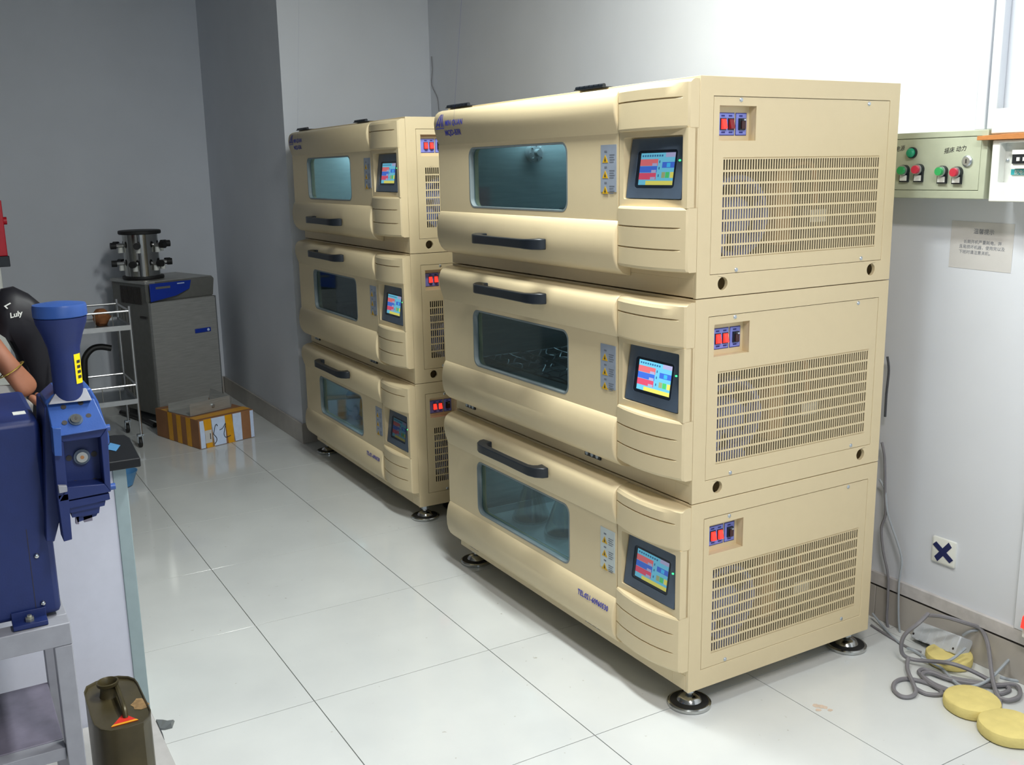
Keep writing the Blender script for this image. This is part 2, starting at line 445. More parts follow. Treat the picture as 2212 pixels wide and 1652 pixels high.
# window behind the camera: frame and panes
wf = MB().use('whitebox')
ym = (WIN_Y0 + WIN_Y1) / 2
wf.plate(rect(WIN_Y0, WIN_Y1, WIN_Z0, WIN_Z1), [rect(WIN_Y0 + .05, ym - .025, WIN_Z0 + .05, WIN_Z1 - .05), rect(ym + .025, WIN_Y1 - .05, WIN_Z0 + .05, WIN_Z1 - .05)], lambda u, v, w: (NEAR_X + 0.03 + w, u, v), 0.05)
win = struct(wf.build('window_1'), 'white framed two-pane window')
M['clear'] = glass_mat('clear_window_glass', (0.95, 0.97, 0.97, 1))
for a, b in ((WIN_Y0 + .05, ym - .025), (ym + .025, WIN_Y1 - .05)):
    MB().use('clear').box(NEAR_X + .05, NEAR_X + .056, a, b, WIN_Z0 + .05, WIN_Z1 - .05).build('pane', win)
# skirting
def skirt(name, segs, label):
    o = None
    for k, (x0, x1, y0, y1) in enumerate(segs):
        b = MB().use('skirt').box(x0, x1, y0, y1, 0.0, 0.118)
        p = b.build(name if o is None else 'skirting_tile', o, bevel=0.0015)
        if o is None: o = struct(p, label)
    return o
xs = [PIL_X] + [PIL_X + 0.35 + 0.6 * k for k in range(13)] + [NEAR_X]
xs = [x for x in xs if x <= NEAR_X]
skirt('baseboard_right', [(a + .001, b - .001, WALL_Y - 0.010, WALL_Y) for a, b in zip(xs[:-1], xs[1:])], 'dull tile skirting under the white wall')
struct(MB().use('cement').box(PIL_X, NEAR_X, WALL_Y - 0.014, WALL_Y, 0.127, 0.168).build('trim_1'), 'pale cement strip above the skirting')
struct(MB().use('dark').box(PIL_X, NEAR_X, WALL_Y - 0.006, WALL_Y, 0.118, 0.127).build('trim_2'), 'dark open joint above the skirting')
skirt('baseboard_corner', [(FAR_X + 0.002 + 0.6 * k, min(FAR_X + 0.6 * (k + 1), PIL_X + .012), PIL_Y - 0.012, PIL_Y) for k in range(3)], 'tile skirting along the boxed-out corner')
skirt('baseboard_side', [(PIL_X, PIL_X + 0.012, PIL_Y, WALL_Y - 0.02)], 'short skirting return behind the far stack')
skirt('baseboard_back', [(FAR_X, FAR_X + 0.012, LEFT_Y + .6 * k, min(LEFT_Y + .6 * (k + 1) - .002, PIL_Y - .014)) for k in range(7)], 'tile skirting of the far wall')

# fluorescent fixtures on the ceiling
for k, ((fx, fy), pw, tint) in enumerate(FIXTURES):
    t = thing('ceiling_lamp', ('twin-tube ceiling lamp over the front of the near incubator stack', 'twin-tube ceiling lamp out of view nearer the window')[k], 'lamp', (fx, fy, CEIL_Z))
    MB().use('whitebox').loft([[(-.62, -.06, -.06), (.62, -.06, -.06), (.62, .06, -.06), (-.62, .06, -.06)], [(-.62, -.11, 0), (.62, -.11, 0), (.62, .11, 0), (-.62, .11, 0)]]).build('housing', t)
    for s in (-1, 1):
        MB().use('tube_on').cyl((-.59, s * .05, -.085), (.59, s * .05, -.085), 0.013).build('tube', t)
        for a in (-.61, .58): MB().use('whitebox').box(a, a + .03, s * .05 - .014, s * .05 + .014, -.1, -.05).build('lamp_holder', t)

# ================================================================== incubator shakers
UW, UD, UH, PITCH = 1.39, 0.755, 0.565, 0.5675
PROF = [(.040, .004), (.043, .020), (.050, .035), (.064, .049), (.082, .058), (.105, .063), (.135, .064), (.160, .061), (.180, .056), (.193, .049), (.196, .045)]
PROF2 = [(.434, .045), (.438, .047), (.450, .051), (.468, .057), (.490, .062), (.512, .063), (.530, .060), (.543, .054), (.552, .043), (.557, .028), (.559, .006)]
DW = 1.110
def prof(z):
    P = PROF + PROF2
    for (a, pa), (b, pb) in zip(P[:-1], P[1:]):
        if a <= z <= b: return pa + (pb - pa) * (z - a) / (b - a)
    return 0.0
cache = {}
def part(key, name, fn, parent, bevel=0.0, **kw):
    if key not in cache: cache[key] = fn().mesh(name, **kw)
    return put(name, cache[key], parent, bevel=bevel)

def b_body(holes=True):
    b = MB().use('beige'); t = 0.012
    b.box(0, UW - t, 0, UD, UH - t, UH).box(0, UW - .07, 0, UD, 0.002, 0.05).box(UW - .07, UW - t, 0, .05, .002, .05).box(UW - .07, UW - t, .13, .63, .002, .05).box(UW - .07, UW - t, .71, UD, .002, .05).box(0, UW - t, UD - t, UD, .05, UH - t).box(0, t, 0, UD - t, .05, UH - t)
    b.box(1.096, 1.112, 0.0, UD - t, .05, UH - t).box(1.112, UW - t, 0, t, .05, UH - t)
    b.box(t, 1.096, 0, .012, .05, .075).box(t, 1.096, 0, .012, .53, UH - t).box(t, .05, 0, .012, .075, .53).box(1.06, 1.096, 0, .012, .075, .53)
    # right flank: frame round the service panel with two round access holes
    b.plate(rect(0, UD, 0.0, UH), [rect(.046, .714, .0595, .5165)] + ([circle(.092, .034, .0175), circle(.672, .034, .0175)] if holes else []), lambda u, v, w: (UW - w, u, v), t)
    return b
def b_chamber():
    b = MB().use('steel_in')
    x0, x1, y0, y1, z0, z1, t = .03, 1.085, .014, .70, .075, .535, .006
    b.box(x0, x1, y0, y1, z0 - t, z0).box(x0, x1, y0, y1, z1, z1 + t).box(x0, x1, y1, y1 + t, z0, z1).box(x0 - t, x0, y0, y1, z0, z1).box(x1, x1 + t, y0, y1, z0, z1)
    # pressed ribs on the back sheet
    for z in (.36, .39): b.box(x0, x1, y1 - .006, y1, z, z + .012)
    return b
def b_tray():
    b = MB().use('steel_in').box(.08, 1.04, .07, .64, .125, .133)
    b.box(.08, 1.04, .068, .072, .133, .16).box(.08, 1.04, .638, .642, .133, .16).box(.078, .082, .07, .64, .133, .16).box(1.038, 1.042, .07, .64, .133, .16)
    b.cyl((.3, .35, .076), (.3, .35, .125), .03).cyl((.8, .35, .076), (.8, .35, .125), .03)
    return b
def b_clip():
    return MB().use('zinc').loft([[(u, -.012 + .024 * k, v) for u, v in ((-.024, .0), (-.020, .0), (-.020, .004), (.020, .004), (.020, 0), (.024, 0), (.024, .05), (.028, .066), (.020, .05), (.020, .006), (-.020, .006), (-.020, .05), (-.028, .066), (-.024, .05))] for k in (0, 1)])
def b_springs():
    b = MB().use('zinc')
    for k in range(11):
        y = .09 + k * .052
        P = [(.09 + .95 * i / 38, y + .022 * math.sin(i * math.pi / 2 + k * 1.57), .205 + .01 * math.sin(i * 1.7)) for i in range(39)]
        b.tube(P, .0028, 5, smooth=3)
    b.tube([(.085, .075, .205), (1.035, .075, .205), (1.035, .635, .205), (.085, .635, .205), (.085, .075, .205)], .005, 6)
    for x in (.085, 1.035):
        for y in (.075, .635): b.cyl((x, y, .13), (x, y, .21), .006, n=8)
    return b
def b_door():
    b = MB().use('beige')
    for P in (PROF, PROF2):
        loops = []
        for x, ins in ((0, .007), (.002, .003), (.007, 0), (DW - .006, 0), (DW - .002, .002), (DW, .005)):
            L = [(x, -max(p - ins, .002), z) for z, p in P]
            L += [(x, -.001, P[-1][0]), (x, -.001, P[0][0])]
            loops.append(L)
        b.loft(loops)
    b.plate(rect(.002, DW - .002, .1955, .4345), [rrect(.235, .855, .213, .420, .032)], lambda u, v, w: (u, -.045 + w, v), .038)
    return b
def b_gasket():
    return MB().use('gasket').plate(rrect(.2355, .8545, .2135, .4195, .0315), [rrect(.241, .849, .219, .414, .028)], lambda u, v, w: (u, -.0455 + w, v), .02)
def b_pane():
    return MB().use('pane').prism([(u, -.030, v) for u, v in rrect(.237, .853, .215, .418, .03)], (0, .003, 0))
def b_handle():
    b = MB().use('black')
    P = [(.362, -.066, 0), (.364, -.080, 0), (.374, -.094, 0), (.392, -.104, 0), (.42, -.108, 0), (.56, -.108, 0), (.69, -.108, 0), (.716, -.104, 0), (.735, -.094, 0), (.744, -.080, 0), (.746, -.066, 0)]
    return b.ribbon(P, [.050, .048, .040, .030, .024, .022, .024, .030, .040, .048, .050], [.034, .034, .033, .031, .029, .028, .029, .031, .033, .034, .034])
def b_sticker(base):
    b = MB().use(base).box(1.026, 1.100, -.0462, -.0445, .275, .405)
    for k in range(3):
        z = .388 - .043 * k
        b.use('warn').prism([(1.034, -.0463, z - .032), (1.062, -.0463, z - .032), (1.048, -.0463, z - .010)], (0, -.0004, 0))
        b.use('ink').prism([(1.0445, -.0468, z - .028), (1.0515, -.0468, z - .028), (1.048, -.0468, z - .016)], (0, -.0003, 0))
        b.use('greyink').box(1.044, 1.056, -.0465, -.0463, z - .004, z + .001)
        for r in range(4): b.box(1.068, 1.092 - .004 * (r % 2), -.0465, -.0463, z - .012 - r * .0065, z - .0095 - r * .0065)
    return b
def b_logo():
    b = MB().use('logo')
    S_ = lambda u, v: (u, -(prof(v) + .0016), v)
    # emblem: a sail-like pair of peaks
    for L in ([(.022, .497), (.030, .497), (.056, .541), (.052, .541)], [(.058, .541), (.062, .541), (.074, .497), (.067, .497)], [(.046, .497), (.053, .497), (.064, .541), (.060, .541)], [(.068, .541), (.072, .541), (.086, .497), (.079, .497)], [(.022, .493), (.088, .493), (.088, .490), (.020, .490)], [(.030, .503), (.060, .503), (.058, .507), (.034, .507)]):
        n = 6; mix = lambda a, c, t: (a[0] + (c[0] - a[0]) * t, a[1] + (c[1] - a[1]) * t)
        for i in range(n):
            q = [mix(L[0], L[3], i / n), mix(L[1], L[2], i / n), mix(L[1], L[2], (i + 1) / n), mix(L[0], L[3], (i + 1) / n)]
            b.add([S_(*c) for c in q], [(0, 1, 2, 3)])
    lettering(b, 'MIN QUAN', .027, lambda u, v: S_(.094 + u, .500 + v), shear=.18, bold=.0006, sx=.98)
    lettering(b, 'MQD-B3R', .027, lambda u, v: S_(.088 + u, .466 + v), bold=.0006, sx=1.02)
    return b
def b_tel():
    return lettering(MB().use('logo'), 'TEL:021-60960530', .023, lambda u, v: (.925 + u, -(prof(.150 + v) + .0016), .150 + v), bold=.0006, sx=.93)
def b_hinge_top(x0, x1):
    b = MB().use('black').box(x0, x1, -.022, .03, UH, UH + .003)
    n = 6
    for k in range(n):
        a = x0 + (x1 - x0) * k / n; c = x0 + (x1 - x0) * (k + .8) / n
        b.cyl((a, -.012, UH + .006), (c, -.012, UH + .006), .006, n=10)
    return b
def b_hinge_low(x0, x1):
    b = MB().use('black').box(x0, x1, -.006, .0, .024, .046).box(x0 - .055, x0, -.012, 0, .040, .044)
    b.use('zinc')
    for k in range(3): b.cyl((x0 + (x1 - x0) * (k + .5) / 3, -.0085, .034), (x0 + (x1 - x0) * (k + .5) / 3, -.004, .034), .0075, n=10)
    return b
CP = [(1.114, .050), (1.135, .055), (1.16, .060), (1.19, .063), (1.22, .065), (1.255, .065), (1.29, .062), (1.32, .057), (1.35, .049), (1.372, .042), (1.386, .036)]
def b_panel():
    b = MB().use('beige')
    low = [(.070, .012), (.073, .004), (.080, 0), (.1255, 0), (.1262, .007), (.1290, .007), (.1297, 0), (.1825, 0), (.1832, .007), (.1860, .007), (.1867, 0), (.231, 0), (.236, .003), (.2375, .008)]
    up = [(.4365, .008), (.438, .003), (.443, 0), (.5105, 0), (.5112, .007), (.5140, .007), (.5147, 0), (.540, 0), (.549, .005), (.555, .014), (.558, .028)]
    for rows in (low, up):
        loops = []
        for z, ins in rows:
            g = ins if .004 < ins < .0079 else 0        # grooves stop short of the right end
            L = [(1.1125, -max(.044 - ins * .6, .004), z)]
            for x, p in CP:
                i2 = 0 if (g and x > 1.36) else ins
                L.append((x, -max(p - i2, .006), z))
            L += [(1.3895, -.030 + (0 if g else ins * .5), z), (1.3895, -.001, z), (1.1125, -.001, z)]
            loops.append(L)
        b.loft(loops)
    ch = lambda u: .0445 + (.036 - .0445) * (u - 1.1125) / .277
    b.plate(rect(1.1125, 1.3895, .236, .438), [rrect(1.131, 1.370, .257, .421, .004, 2)], lambda u, v, w: (u, -ch(u) + w, v), .03)
    b.use('beige').box(1.1125, 1.3895, -.013, -.0005, .236, .438)
    return b
# touch screen: plate leaning back at the top, inside the opening
HX0, HX1 = 1.137, 1.3675
def hmi(u, v, w=0.0):
    """u along x, v upward along the leaning face, w outwards"""
    a = Vector((HX0, -.040, .2595)); ex = Vector((HX1 - HX0, 0, 0)); ev = Vector((0, .022, .158)); n = Vector((0, -.99, .138))
    return a + ex * u + ev * v + n * w
def b_bezel():
    b = MB().use('bezel')
    b.plate(rrect(0, 1, 0, 1, .02, 2), [rrect(.13, .86, .17, .80, .05, 3)], lambda u, v, w: hmi(u, v, -w), .012)
    b.use('bezel_in').plate(rrect(.13, .86, .17, .80, .05, 3), [rect(.185, .815, .225, .755)], lambda u, v, w: hmi(u, v, -.0025 - w), .012)
    return b
LAY = [('cyan', 0, 1, 0, 1), ('lav', .72, 1, .0, .14), ('red', .0, .52, .19, .40), ('blue', .0, .51, .41, .61), ('red2', .0, .50, .62, .83), ('lav', .36, .50, .32, .40), ('lav', .35, .49, .53, .61), ('lav', .34, .48, .75, .83),
       ('blue', .65, 1, .29, .47), ('sky', .78, .88, .32, .45), ('olive', .66, .76, .60, .78), ('green', .77, .88, .60, .78), ('yellow', .90, 1, .60, .78), ('yellow', .22, 1, .87, 1.0)]
SCOL = {'cyan': (0.16, 0.58, 0.80, 1), 'lav': (0.42, 0.42, 0.66, 1), 'red': (0.75, 0.16, 0.18, 1), 'red2': (0.72, 0.08, 0.16, 1), 'blue': (0.05, 0.16, 0.70, 1), 'sky': (0.05, 0.50, 0.95, 1), 'olive': (0.35, 0.42, 0.20, 1), 'green': (0.08, 0.60, 0.16, 1), 'yellow': (0.80, 0.76, 0.14, 1), 'txt': (0.03, 0.14, 0.30, 1)}
def b_display(st):
    mats = {k: screen_mat('screen_%s' % k, c, st) for k, c in SCOL.items()}
    def f():
        b = MB()
        Q = lambda u, v, w: hmi(.185 + .63 * u, .755 - .53 * v, w)
        for i, (k, u0, u1, v0, v1) in enumerate(LAY):
            w = -.0035 + i * .00006
            b.use(mats[k]).add([Q(u0, v0, w), Q(u1, v0, w), Q(u1, v1, w), Q(u0, v1, w)], [(0, 1, 2, 3)])
        b.use(mats['txt'])
        rr = random.Random(3)
        for k in range(9):
            u = .05 + k * .07; b.add([Q(u, .06, -.0024), Q(u + .045, .06, -.0024), Q(u + .045, .12, -.0024), Q(u, .12, -.0024)], [(0, 1, 2, 3)])
        for v in (.27, .47, .70):
            b.add([Q(.56, v - .03, -.0024), Q(.59, v - .03, -.0024), Q(.59, v + .05, -.0024), Q(.56, v + .05, -.0024)], [(0, 1, 2, 3)])
        return b
    return f
def b_led():
    return MB().use(mat('green_led', (0, .4, .1, 1), .3, emit=(.05, 1, .25, 1), es=2.2)).prism([hmi(*p, 0) for p in circle(.915, .62, .016, 10)], (0, -.002, 0))
GY0, GY1, GZ0, GZ1 = .083, .683, .104, .360
def b_side():
    b = MB().use('beige')
    b.plate(rect(.0475, .7125, .061, .515), [rect(.067, .195, .405, .493), rect(GY0, GY1, GZ0, GZ1)], lambda u, v, w: (UW - .0008 - w, u, v), .004)
    # switch pocket
    d = .026; x1 = UW - .004; x0 = x1 - d
    b.box(x0, x0 + .002, .065, .197, .403, .495).box(x0, x1, .065, .067, .403, .495).box(x0, x1, .195, .197, .403, .495).box(x0, x1, .067, .195, .493, .495).box(x0, x1, .067, .195, .403, .405)
    return b
def b_grille():
    b = MB().use('beige'); n = 64; p = (GY1 - GY0) / n; x0, x1 = UW - .0035, UW - .0010
    for k in range(n + 1):
        y = GY0 + k * p; b.box(x0, x1, y - p * .20, y + p * .20, GZ0, GZ1)
    rows = 8; h = (GZ1 - GZ0) / rows
    for k in range(rows + 1):
        z = GZ0 + k * h; b.box(x0 - .0002, x1 + .0002, GY0, GY1, z - .0028, z + .0028)
    return b
def b_machine():
    b = MB().use('dark').box(1.113, 1.117, .014, .742, .052, .55).box(1.117, 1.374, .738, .742, .052, .55).box(1.117, 1.374, .014, .018, .052, .55).box(1.117, 1.374, .018, .738, .052, .055).box(1.117, 1.374, .018, .738, .546, .55)  # dark lining added so the bay behind the grille looks shaded
    return b
def b_fan():
    b = MB().use('motor'); c = (1.30, .205, .205)
    b.lathe(c, [(.112, -.02), (.118, 0), (.112, .02), (.100, .02), (.100, -.02), (.112, -.02)], 28, 'x')
    b.lathe((1.29, .205, .205), [(.001, -.06), (.052, -.06), (.056, 0), (.05, .03), (.03, .045), (.001, .047)], 20, 'x')
    for k in range(5):
        a = k * 2 * math.pi / 5
        L = []
        for r, da, dx in ((.05, -.25, -.012), (.098, -.1, -.02), (.098, .45, .012), (.05, .3, .012)):
            L.append((c[0] + dx, c[1] + math.cos(a + da) * r, c[2] + math.sin(a + da) * r))
        b.prism(L, (.004, 0, 0))
    b.box(1.25, 1.33, .16, .25, .052, .10)
    return b
def b_comp():
    b = MB().use('copper')
    b.tube([(1.30, .38, .06), (1.30, .38, .30), (1.30, .42, .34), (1.30, .50, .34), (1.30, .52, .25), (1.30, .52, .06)], .009, 8, smooth=4)
    b.use('tan').box(1.29, 1.33, .34, .40, .12, .33)
    b.use('black').lathe((1.26, .52, .055), [(.075, 0), (.085, .03), (.085, .13), (.07, .165), (.02, .18)], 20)
    b.use('whitebox').box(1.345, 1.35, .455, .515, .18, .215)
    return b
def b_swlabel():
    X = UW - .004 - .024
    b = MB().use('navy').box(X, X + .0012, .073, .1425, .419, .477).box(X, X + .0012, .1465, .185, .419, .477)
    b.use('labelblue').box(X + .0006, X + .0016, .0745, .141, .421, .475).box(X + .0006, X + .0016, .148, .1835, .421, .475)
    b.use('navy')
    for y in (.096, .122, .158):
        b.box(X + .0012, X + .0019, y, y + .012, .467, .471).box(X + .0012, X + .0019, y + .001, y + .014, .425, .429)
    return b
def b_rocker(y, m):
    X = UW - .004 - .023
    def f():
        b = MB().use('black').box(X, X + .003, y - .002, y + .018, .433, .463)
        b.use(m).loft([[(X + .003, y, .435), (X + .003, y + .016, .435), (X + .003, y + .016, .461), (X + .003, y, .461)], [(X + .012, y + .001, .437), (X + .012, y + .015, .437), (X + .006, y + .015, .459), (X + .006, y + .001, .459)]])
        return b
    return f
def b_breaker():
    X = UW - .004 - .023; y = .156
    b = MB().use('black').box(X, X + .006, y, y + .021, .433, .463)
    b.use(mat('brown_breaker', (.06, .02, .022, 1), .4)).box(X + .006, X + .010, y + .005, y + .018, .436, .456)
    b.use('zinc').box(X + .006, X + .014, y + .008, y + .015, .457, .461)
    return b
def b_screw(y, z):
    return lambda: MB().use('zinc').lathe((UW - .0008, y, z), [(.006, -.001), (.006, .001), (.004, .003), (.0005, .0035)], 10, 'x')
def b_foot(x, y):
    def f():
        b = MB().use('chrome').lathe((x, y, -.067), [(.060, 0), (.064, .002), (.064, .010), (.060, .013)], 28)
        b.use('rubber').lathe((x, y, -.067), [(.060, .0125), (.040, .0155), (.036, .016)], 28)
        b.use('chrome').lathe((x, y, -.067), [(.038, .0145), (.032, .024), (.024, .030), (.014, .033), (.009, .034), (.009, .069)], 20)
        b.use('zinc').lathe((x, y, -.067), [(.017, .042), (.017, .056)], 6).lathe((x, y, -.067), [(.013, .056), (.013, .066)], 6)
        return b
    return f
def b_caster(x, y):
    def f():
        b = MB().use('rubber').lathe((x, y, -.040), [(.010, -.011), (.024, -.010), (.027, -.006), (.027, .006), (.024, .010), (.010, .011)], 18, 'x')
        b.use('black').box(x - .016, x - .012, y - .014, y + .014, -.045, .0).box(x + .012, x + .016, y - .014, y + .014, -.045, 0).box(x - .02, x + .02, y - .02, y + .02, -.004, .002)
        b.use('zinc').cyl((x - .018, y, -.040), (x + .018, y, -.040), .006, n=8)
        return b
    return f
def b_lamp(): return MB().use('whitebox').box(.10, 1.0, .035, .065, .520, .534)

def lamp_mat(st): return mat('chamber_lamp_%g' % st, (.9, .95, .95, 1), .4, emit=(.72, .95, 1.0, 1), es=st)

def shaker(kind, origin, rotz, label, lamp, disp, content, rk2='red_lit', sticker='sticker'):
    u = thing('incubator_shaker', label, 'incubator', origin, rotz, 'stacked incubator shakers')
    part('body%s' % (kind == 'B'), 'body', lambda: b_body(kind != 'B'), u, bevel=.0015)
    part('chamber', 'chamber', b_chamber, u)
    tr = part('tray', 'tray', b_tray, u)
    if content == 'springs': part('springs', 'spring_rack', b_springs, tr)
    if content == 'clips':
        for k in range(9):
            for y in (.13, .36, .58): part('clip', 'flask_clip', b_clip, tr).location = (.13 + k * .105, y, .1335)
    if lamp:
        lm = lamp_mat(lamp)
        MB().use(lm).cyl((.10, .26, .522), (.10, .62, .522), .010, n=10).build('chamber_lamp', u)
    d = part('door', 'door', b_door, u)
    part('pane', 'window_pane', b_pane, d); part('gasket', 'gasket', b_gasket, d)
    h = part('handle', 'handle', b_handle, d, bevel=.003)
    h.location = (0, 0, {'T': .114, 'M': .512, 'B': .512}[kind])
    s = part('sticker' + sticker, 'warning_sticker', lambda: b_sticker(sticker), d, smooth=False)
    s['label'] = 'sticker with three yellow warning triangles'
    if kind == 'T':
        lg = part('logo', 'lettering', b_logo, d, smooth=False, recalc=False); lg['label'] = 'blue MIN QUAN MQD-B3R lettering'
        part('ht1', 'hinge', lambda: b_hinge_top(.023, .19), u); part('ht2', 'hinge', lambda: b_hinge_top(.857, 1.0), u)
    else:
        part('hl1', 'hinge', lambda: b_hinge_low(.085, .157), u); part('hl2', 'hinge', lambda: b_hinge_low(.885, .967), u)
    if kind == 'B':
        tl = part('tel', 'lettering', b_tel, d, smooth=False, recalc=False); tl['label'] = 'blue telephone number lettering'
        for k, (x, y) in enumerate(((.045, .045), (UW - .045, .045), (UW - .045, UD - .045), (.045, UD - .045))): part('foot%d' % k, 'levelling_foot', b_foot(x, y), u)
        for k, (x, y) in enumerate(((.13, .19), (UW - .10, .19), (UW - .10, UD - .17), (.13, UD - .17))): part('caster%d' % k, 'caster', b_caster(x, y), u)
    cp = part('panel', 'control_panel', b_panel, u, angle=25)
    sc = part('bezel', 'touch_screen', b_bezel, cp)
    part('display%g' % disp, 'display', b_display(disp), cp, smooth=False, recalc=False)
    part('led', 'status_led', b_led, cp)
    sp = part('side', 'side_panel', b_side, u)
    g = part('grille', 'grille', b_grille, sp, smooth=False)
    part('swlabel', 'switch_label', b_swlabel, sp, smooth=False)
    part('rk1', 'rocker_switch', b_rocker(.0945, 'red_lit'), sp); part('rk2' + rk2, 'rocker_switch', b_rocker(.121, rk2), sp)
    part('breaker', 'circuit_breaker', b_breaker, sp)
    for k, (y, z) in enumerate(((.140, .508), (.626, .506), (.139, .068), (.627, .070))): part('screw%d' % k, 'screw', b_screw(y, z), sp)
    part('mach', 'bay_dark_lining', b_machine, u); part('fan', 'fan', b_fan, u); part('comp', 'compressor', b_comp, u)
    return u

RX, RY, RZ = 0.466, 0.886, 0.067
LA = -0.015
LX, LY = -0.036 - UW * math.cos(LA), 0.943 - UW * math.sin(LA)
R_T = shaker('T', (RX, RY, RZ + 2 * PITCH), 0, 'topmost beige incubator shaker of the stack beside the grey wall switch box', 24.0, 0.75, 'clips', 'red_dim')
R_M = shaker('M', (RX, RY, RZ + PITCH), 0, 'middle beige incubator shaker with wire spring rack, in the stack beside the wall switch box', 3.0, 1.35, 'springs')
R_B = shaker('B', (RX, RY, RZ), 0, 'bottom beige incubator shaker holding glass flasks, in the stack beside the tangled cables', 20.0, 0.62, None, 'red_lit', 'sticker_white')
L_T = shaker('T', (LX, LY, RZ + 2 * PITCH), LA, 'topmost beige incubator shaker with brightly lit empty chamber, in the stack beside the boxed-out corner', 90.0, 0.75, None)
L_M = shaker('M', (LX, LY, RZ + PITCH), LA, 'middle beige incubator shaker with dark chamber, in the stack beside the boxed-out corner', 1.5, 0.75, 'clips')
L_B = shaker('B', (LX, LY, RZ), LA, 'bottom beige incubator shaker filled with plastic bags, in the stack beside the boxed-out corner', 45.0, 0.08, None)

# round port cap on the chamber's back wall, top unit
pc = at(1157, 330, 0, RX + .05)
py_, pz_ = pc.y - RY, pc.z - R_T.location.z
b = MB().use('adaptor').lathe((.03, py_, pz_), [(.036, 0), (.036, .02), (.034, .028), (.014, .03), (.012, .05), (.001, .05)], 20, 'x')
for k in range(8):
    a = k * math.pi / 4
    b.obox((.055, py_ + .022 * math.cos(a), pz_ + .022 * math.sin(a)), (.012, 0, 0), (0, .008 * math.cos(a), .008 * math.sin(a)), (0, -.004 * math.sin(a), .004 * math.cos(a)))
b.build('port_cap', R_T)
# painted blue reflection inside the left middle chamber
MB().use('bluedim').box(.12, .34, .684, .692, .33, .47).build('blue_reflection', L_M)

# flasks in the bottom right chamber
fl = None
for k, (x, y) in enumerate(((.22, .20), (.42, .22), (.62, .20), (.82, .20), (.32, .45), (.54, .46), (.76, .46), (.96, .32))):
    if fl is None:
        f = MB().use('glassware').lathe((0, 0, 0), [(.001, .001), (.070, .001), (.075, .008), (.073, .02), (.040, .11), (.030, .135), (.030, .165), (.036, .172), (.034, .174), (.027, .166), (.027, .135), (.037, .11), (.069, .02), (.066, .008), (.001, .006)], 24)
        fl = f.mesh('glass_flask')
    o = put('glass_flask', fl, None, (RX + x, RY + y, RZ + .134))
    tag(o, 'conical glass flask on the tray of the bottom shaker beside the cables', 'flask', 'flasks in the bottom shaker')
# bags in the bottom left chamber
def bag(m, w, d, h, seed):
    r = random.Random(seed); b = MB().use(m); loops = []
    for i in range(9):
        t = i / 8; z = h * t; k = math.sin(math.pi * min(1, .18 + t * .86)) ** .5
        loops.append([(w / 2 * k * math.copysign(abs(math.cos(a)) ** .7, math.cos(a)) * r.uniform(.9, 1.08), d / 2 * k * math.copysign(abs(math.sin(a)) ** .7, math.sin(a)) * r.uniform(.85, 1.1), z) for a in [2 * math.pi * j / 16 for j in range(16)]])
    b.loft(loops); return b
for k, (m, x, y, lab) in enumerate((('bag_blue', .16, .22, 'pale blue plastic bag at the hinge-side end of the far bottom chamber'), ('bag_amber', .34, .24, 'amber plastic bag between two pale blue bags in the far bottom chamber'), ('bag_blue', .52, .22, 'pale blue plastic bag between the amber and the silver bag'), ('bag_silver', .70, .24, 'silvery plastic bag beside the pale blue bag'), ('bag_amber', .88, .25, 'amber plastic bag at the control-panel end of the far bottom chamber'))):
    o = bag(m, .15, .24, .22, k + 3).build('plastic_bag', None, (LX + x, LY + y + .02 - x * .015, RZ + .134))
    tag(o, lab, 'bag', 'bags in the far bottom chamber')

# ================================================================== things on the right wall
def wl(px, py, Y): return at(px, py, 1, Y)
# grey switch box
CY = WALL_Y - 0.105; cbx0, cbx1, cbz0, cbz1 = 1.60, 2.072, 1.438, 1.630
t = thing('switch_box', 'grey-green wall switch box with push buttons and a key lock', 'switch box', (0, 0, 0))
b = MB().use('greybox')
b.box(cbx0, cbx1, CY + .012, WALL_Y, cbz0, cbz1)
b.plate(rect(cbx0, cbx1, cbz0, cbz1), [rect(cbx0 + .02, 2.052, 1.461, 1.613)], lambda u, v, w: (u, CY + w, v), .014)
b.build('case', t, bevel=.002)
cd = MB().use('greybox').box(cbx0 + .0215, 2.0505, CY + .002, CY + .012, 1.4625, 1.6115).build('door', t, bevel=.001)
def button(px, py, lpx, lpy, m):
    p = wl(px, py, CY); l = wl(lpx, lpy, CY)
    b = MB().use('black').box(p.x - .015, p.x + .015, CY - .006, CY + .002, l.z - .014, p.z).cyl((p.x, CY + .002, p.z), (p.x, CY - .010, p.z), .0165, n=20)
    b.use('zinc').cyl((p.x, CY - .009, p.z), (p.x, CY - .016, p.z), .0155, n=20)
    b.use(m).cyl((p.x, CY - .014, p.z), (p.x, CY - .024, p.z), .0125, .0115, n=20)
    b.use('whitebox').box(p.x - .012, p.x + .012, CY - .0075, CY - .004, l.z - .010, l.z + .006)
    return b.build('push_button', t)
for a in ((1955, 368, 1956, 383, 'btn_green'), (1986, 366, 1986, 383, 'btn_red'), (2037, 370, 2038, 386, 'btn_green'), (2069, 372, 2071, 387, 'btn_red')):
    o = button(*a); o['label'] = ('green' if a[4] == 'btn_green' else 'red') + ' push button over a white tag'
p = wl(1971, 330, CY)
o = MB().use('black').cyl((p.x, CY + .002, p.z), (p.x, CY - .006, p.z), .0165, n=20).use('btn_teal').lathe((p.x, CY - .005, p.z), [(.014, 0), (.014, -.006), (.010, -.011), (.001, -.013)], 20, 'y').build('pilot_lamp', t); o['label'] = 'green pilot lamp'
p = wl(2089, 348, CY)
MB().use('zinc').lathe((p.x, CY + .002, p.z), [(.016, 0), (.016, -.004), (.012, -.007), (.001, -.007)], 20, 'y').use('dark').box(p.x - .002, p.x + .002, CY - .0056, CY - .0045, p.z - .006, p.z + .006).build('lock', t)
b = MB().use('ink')
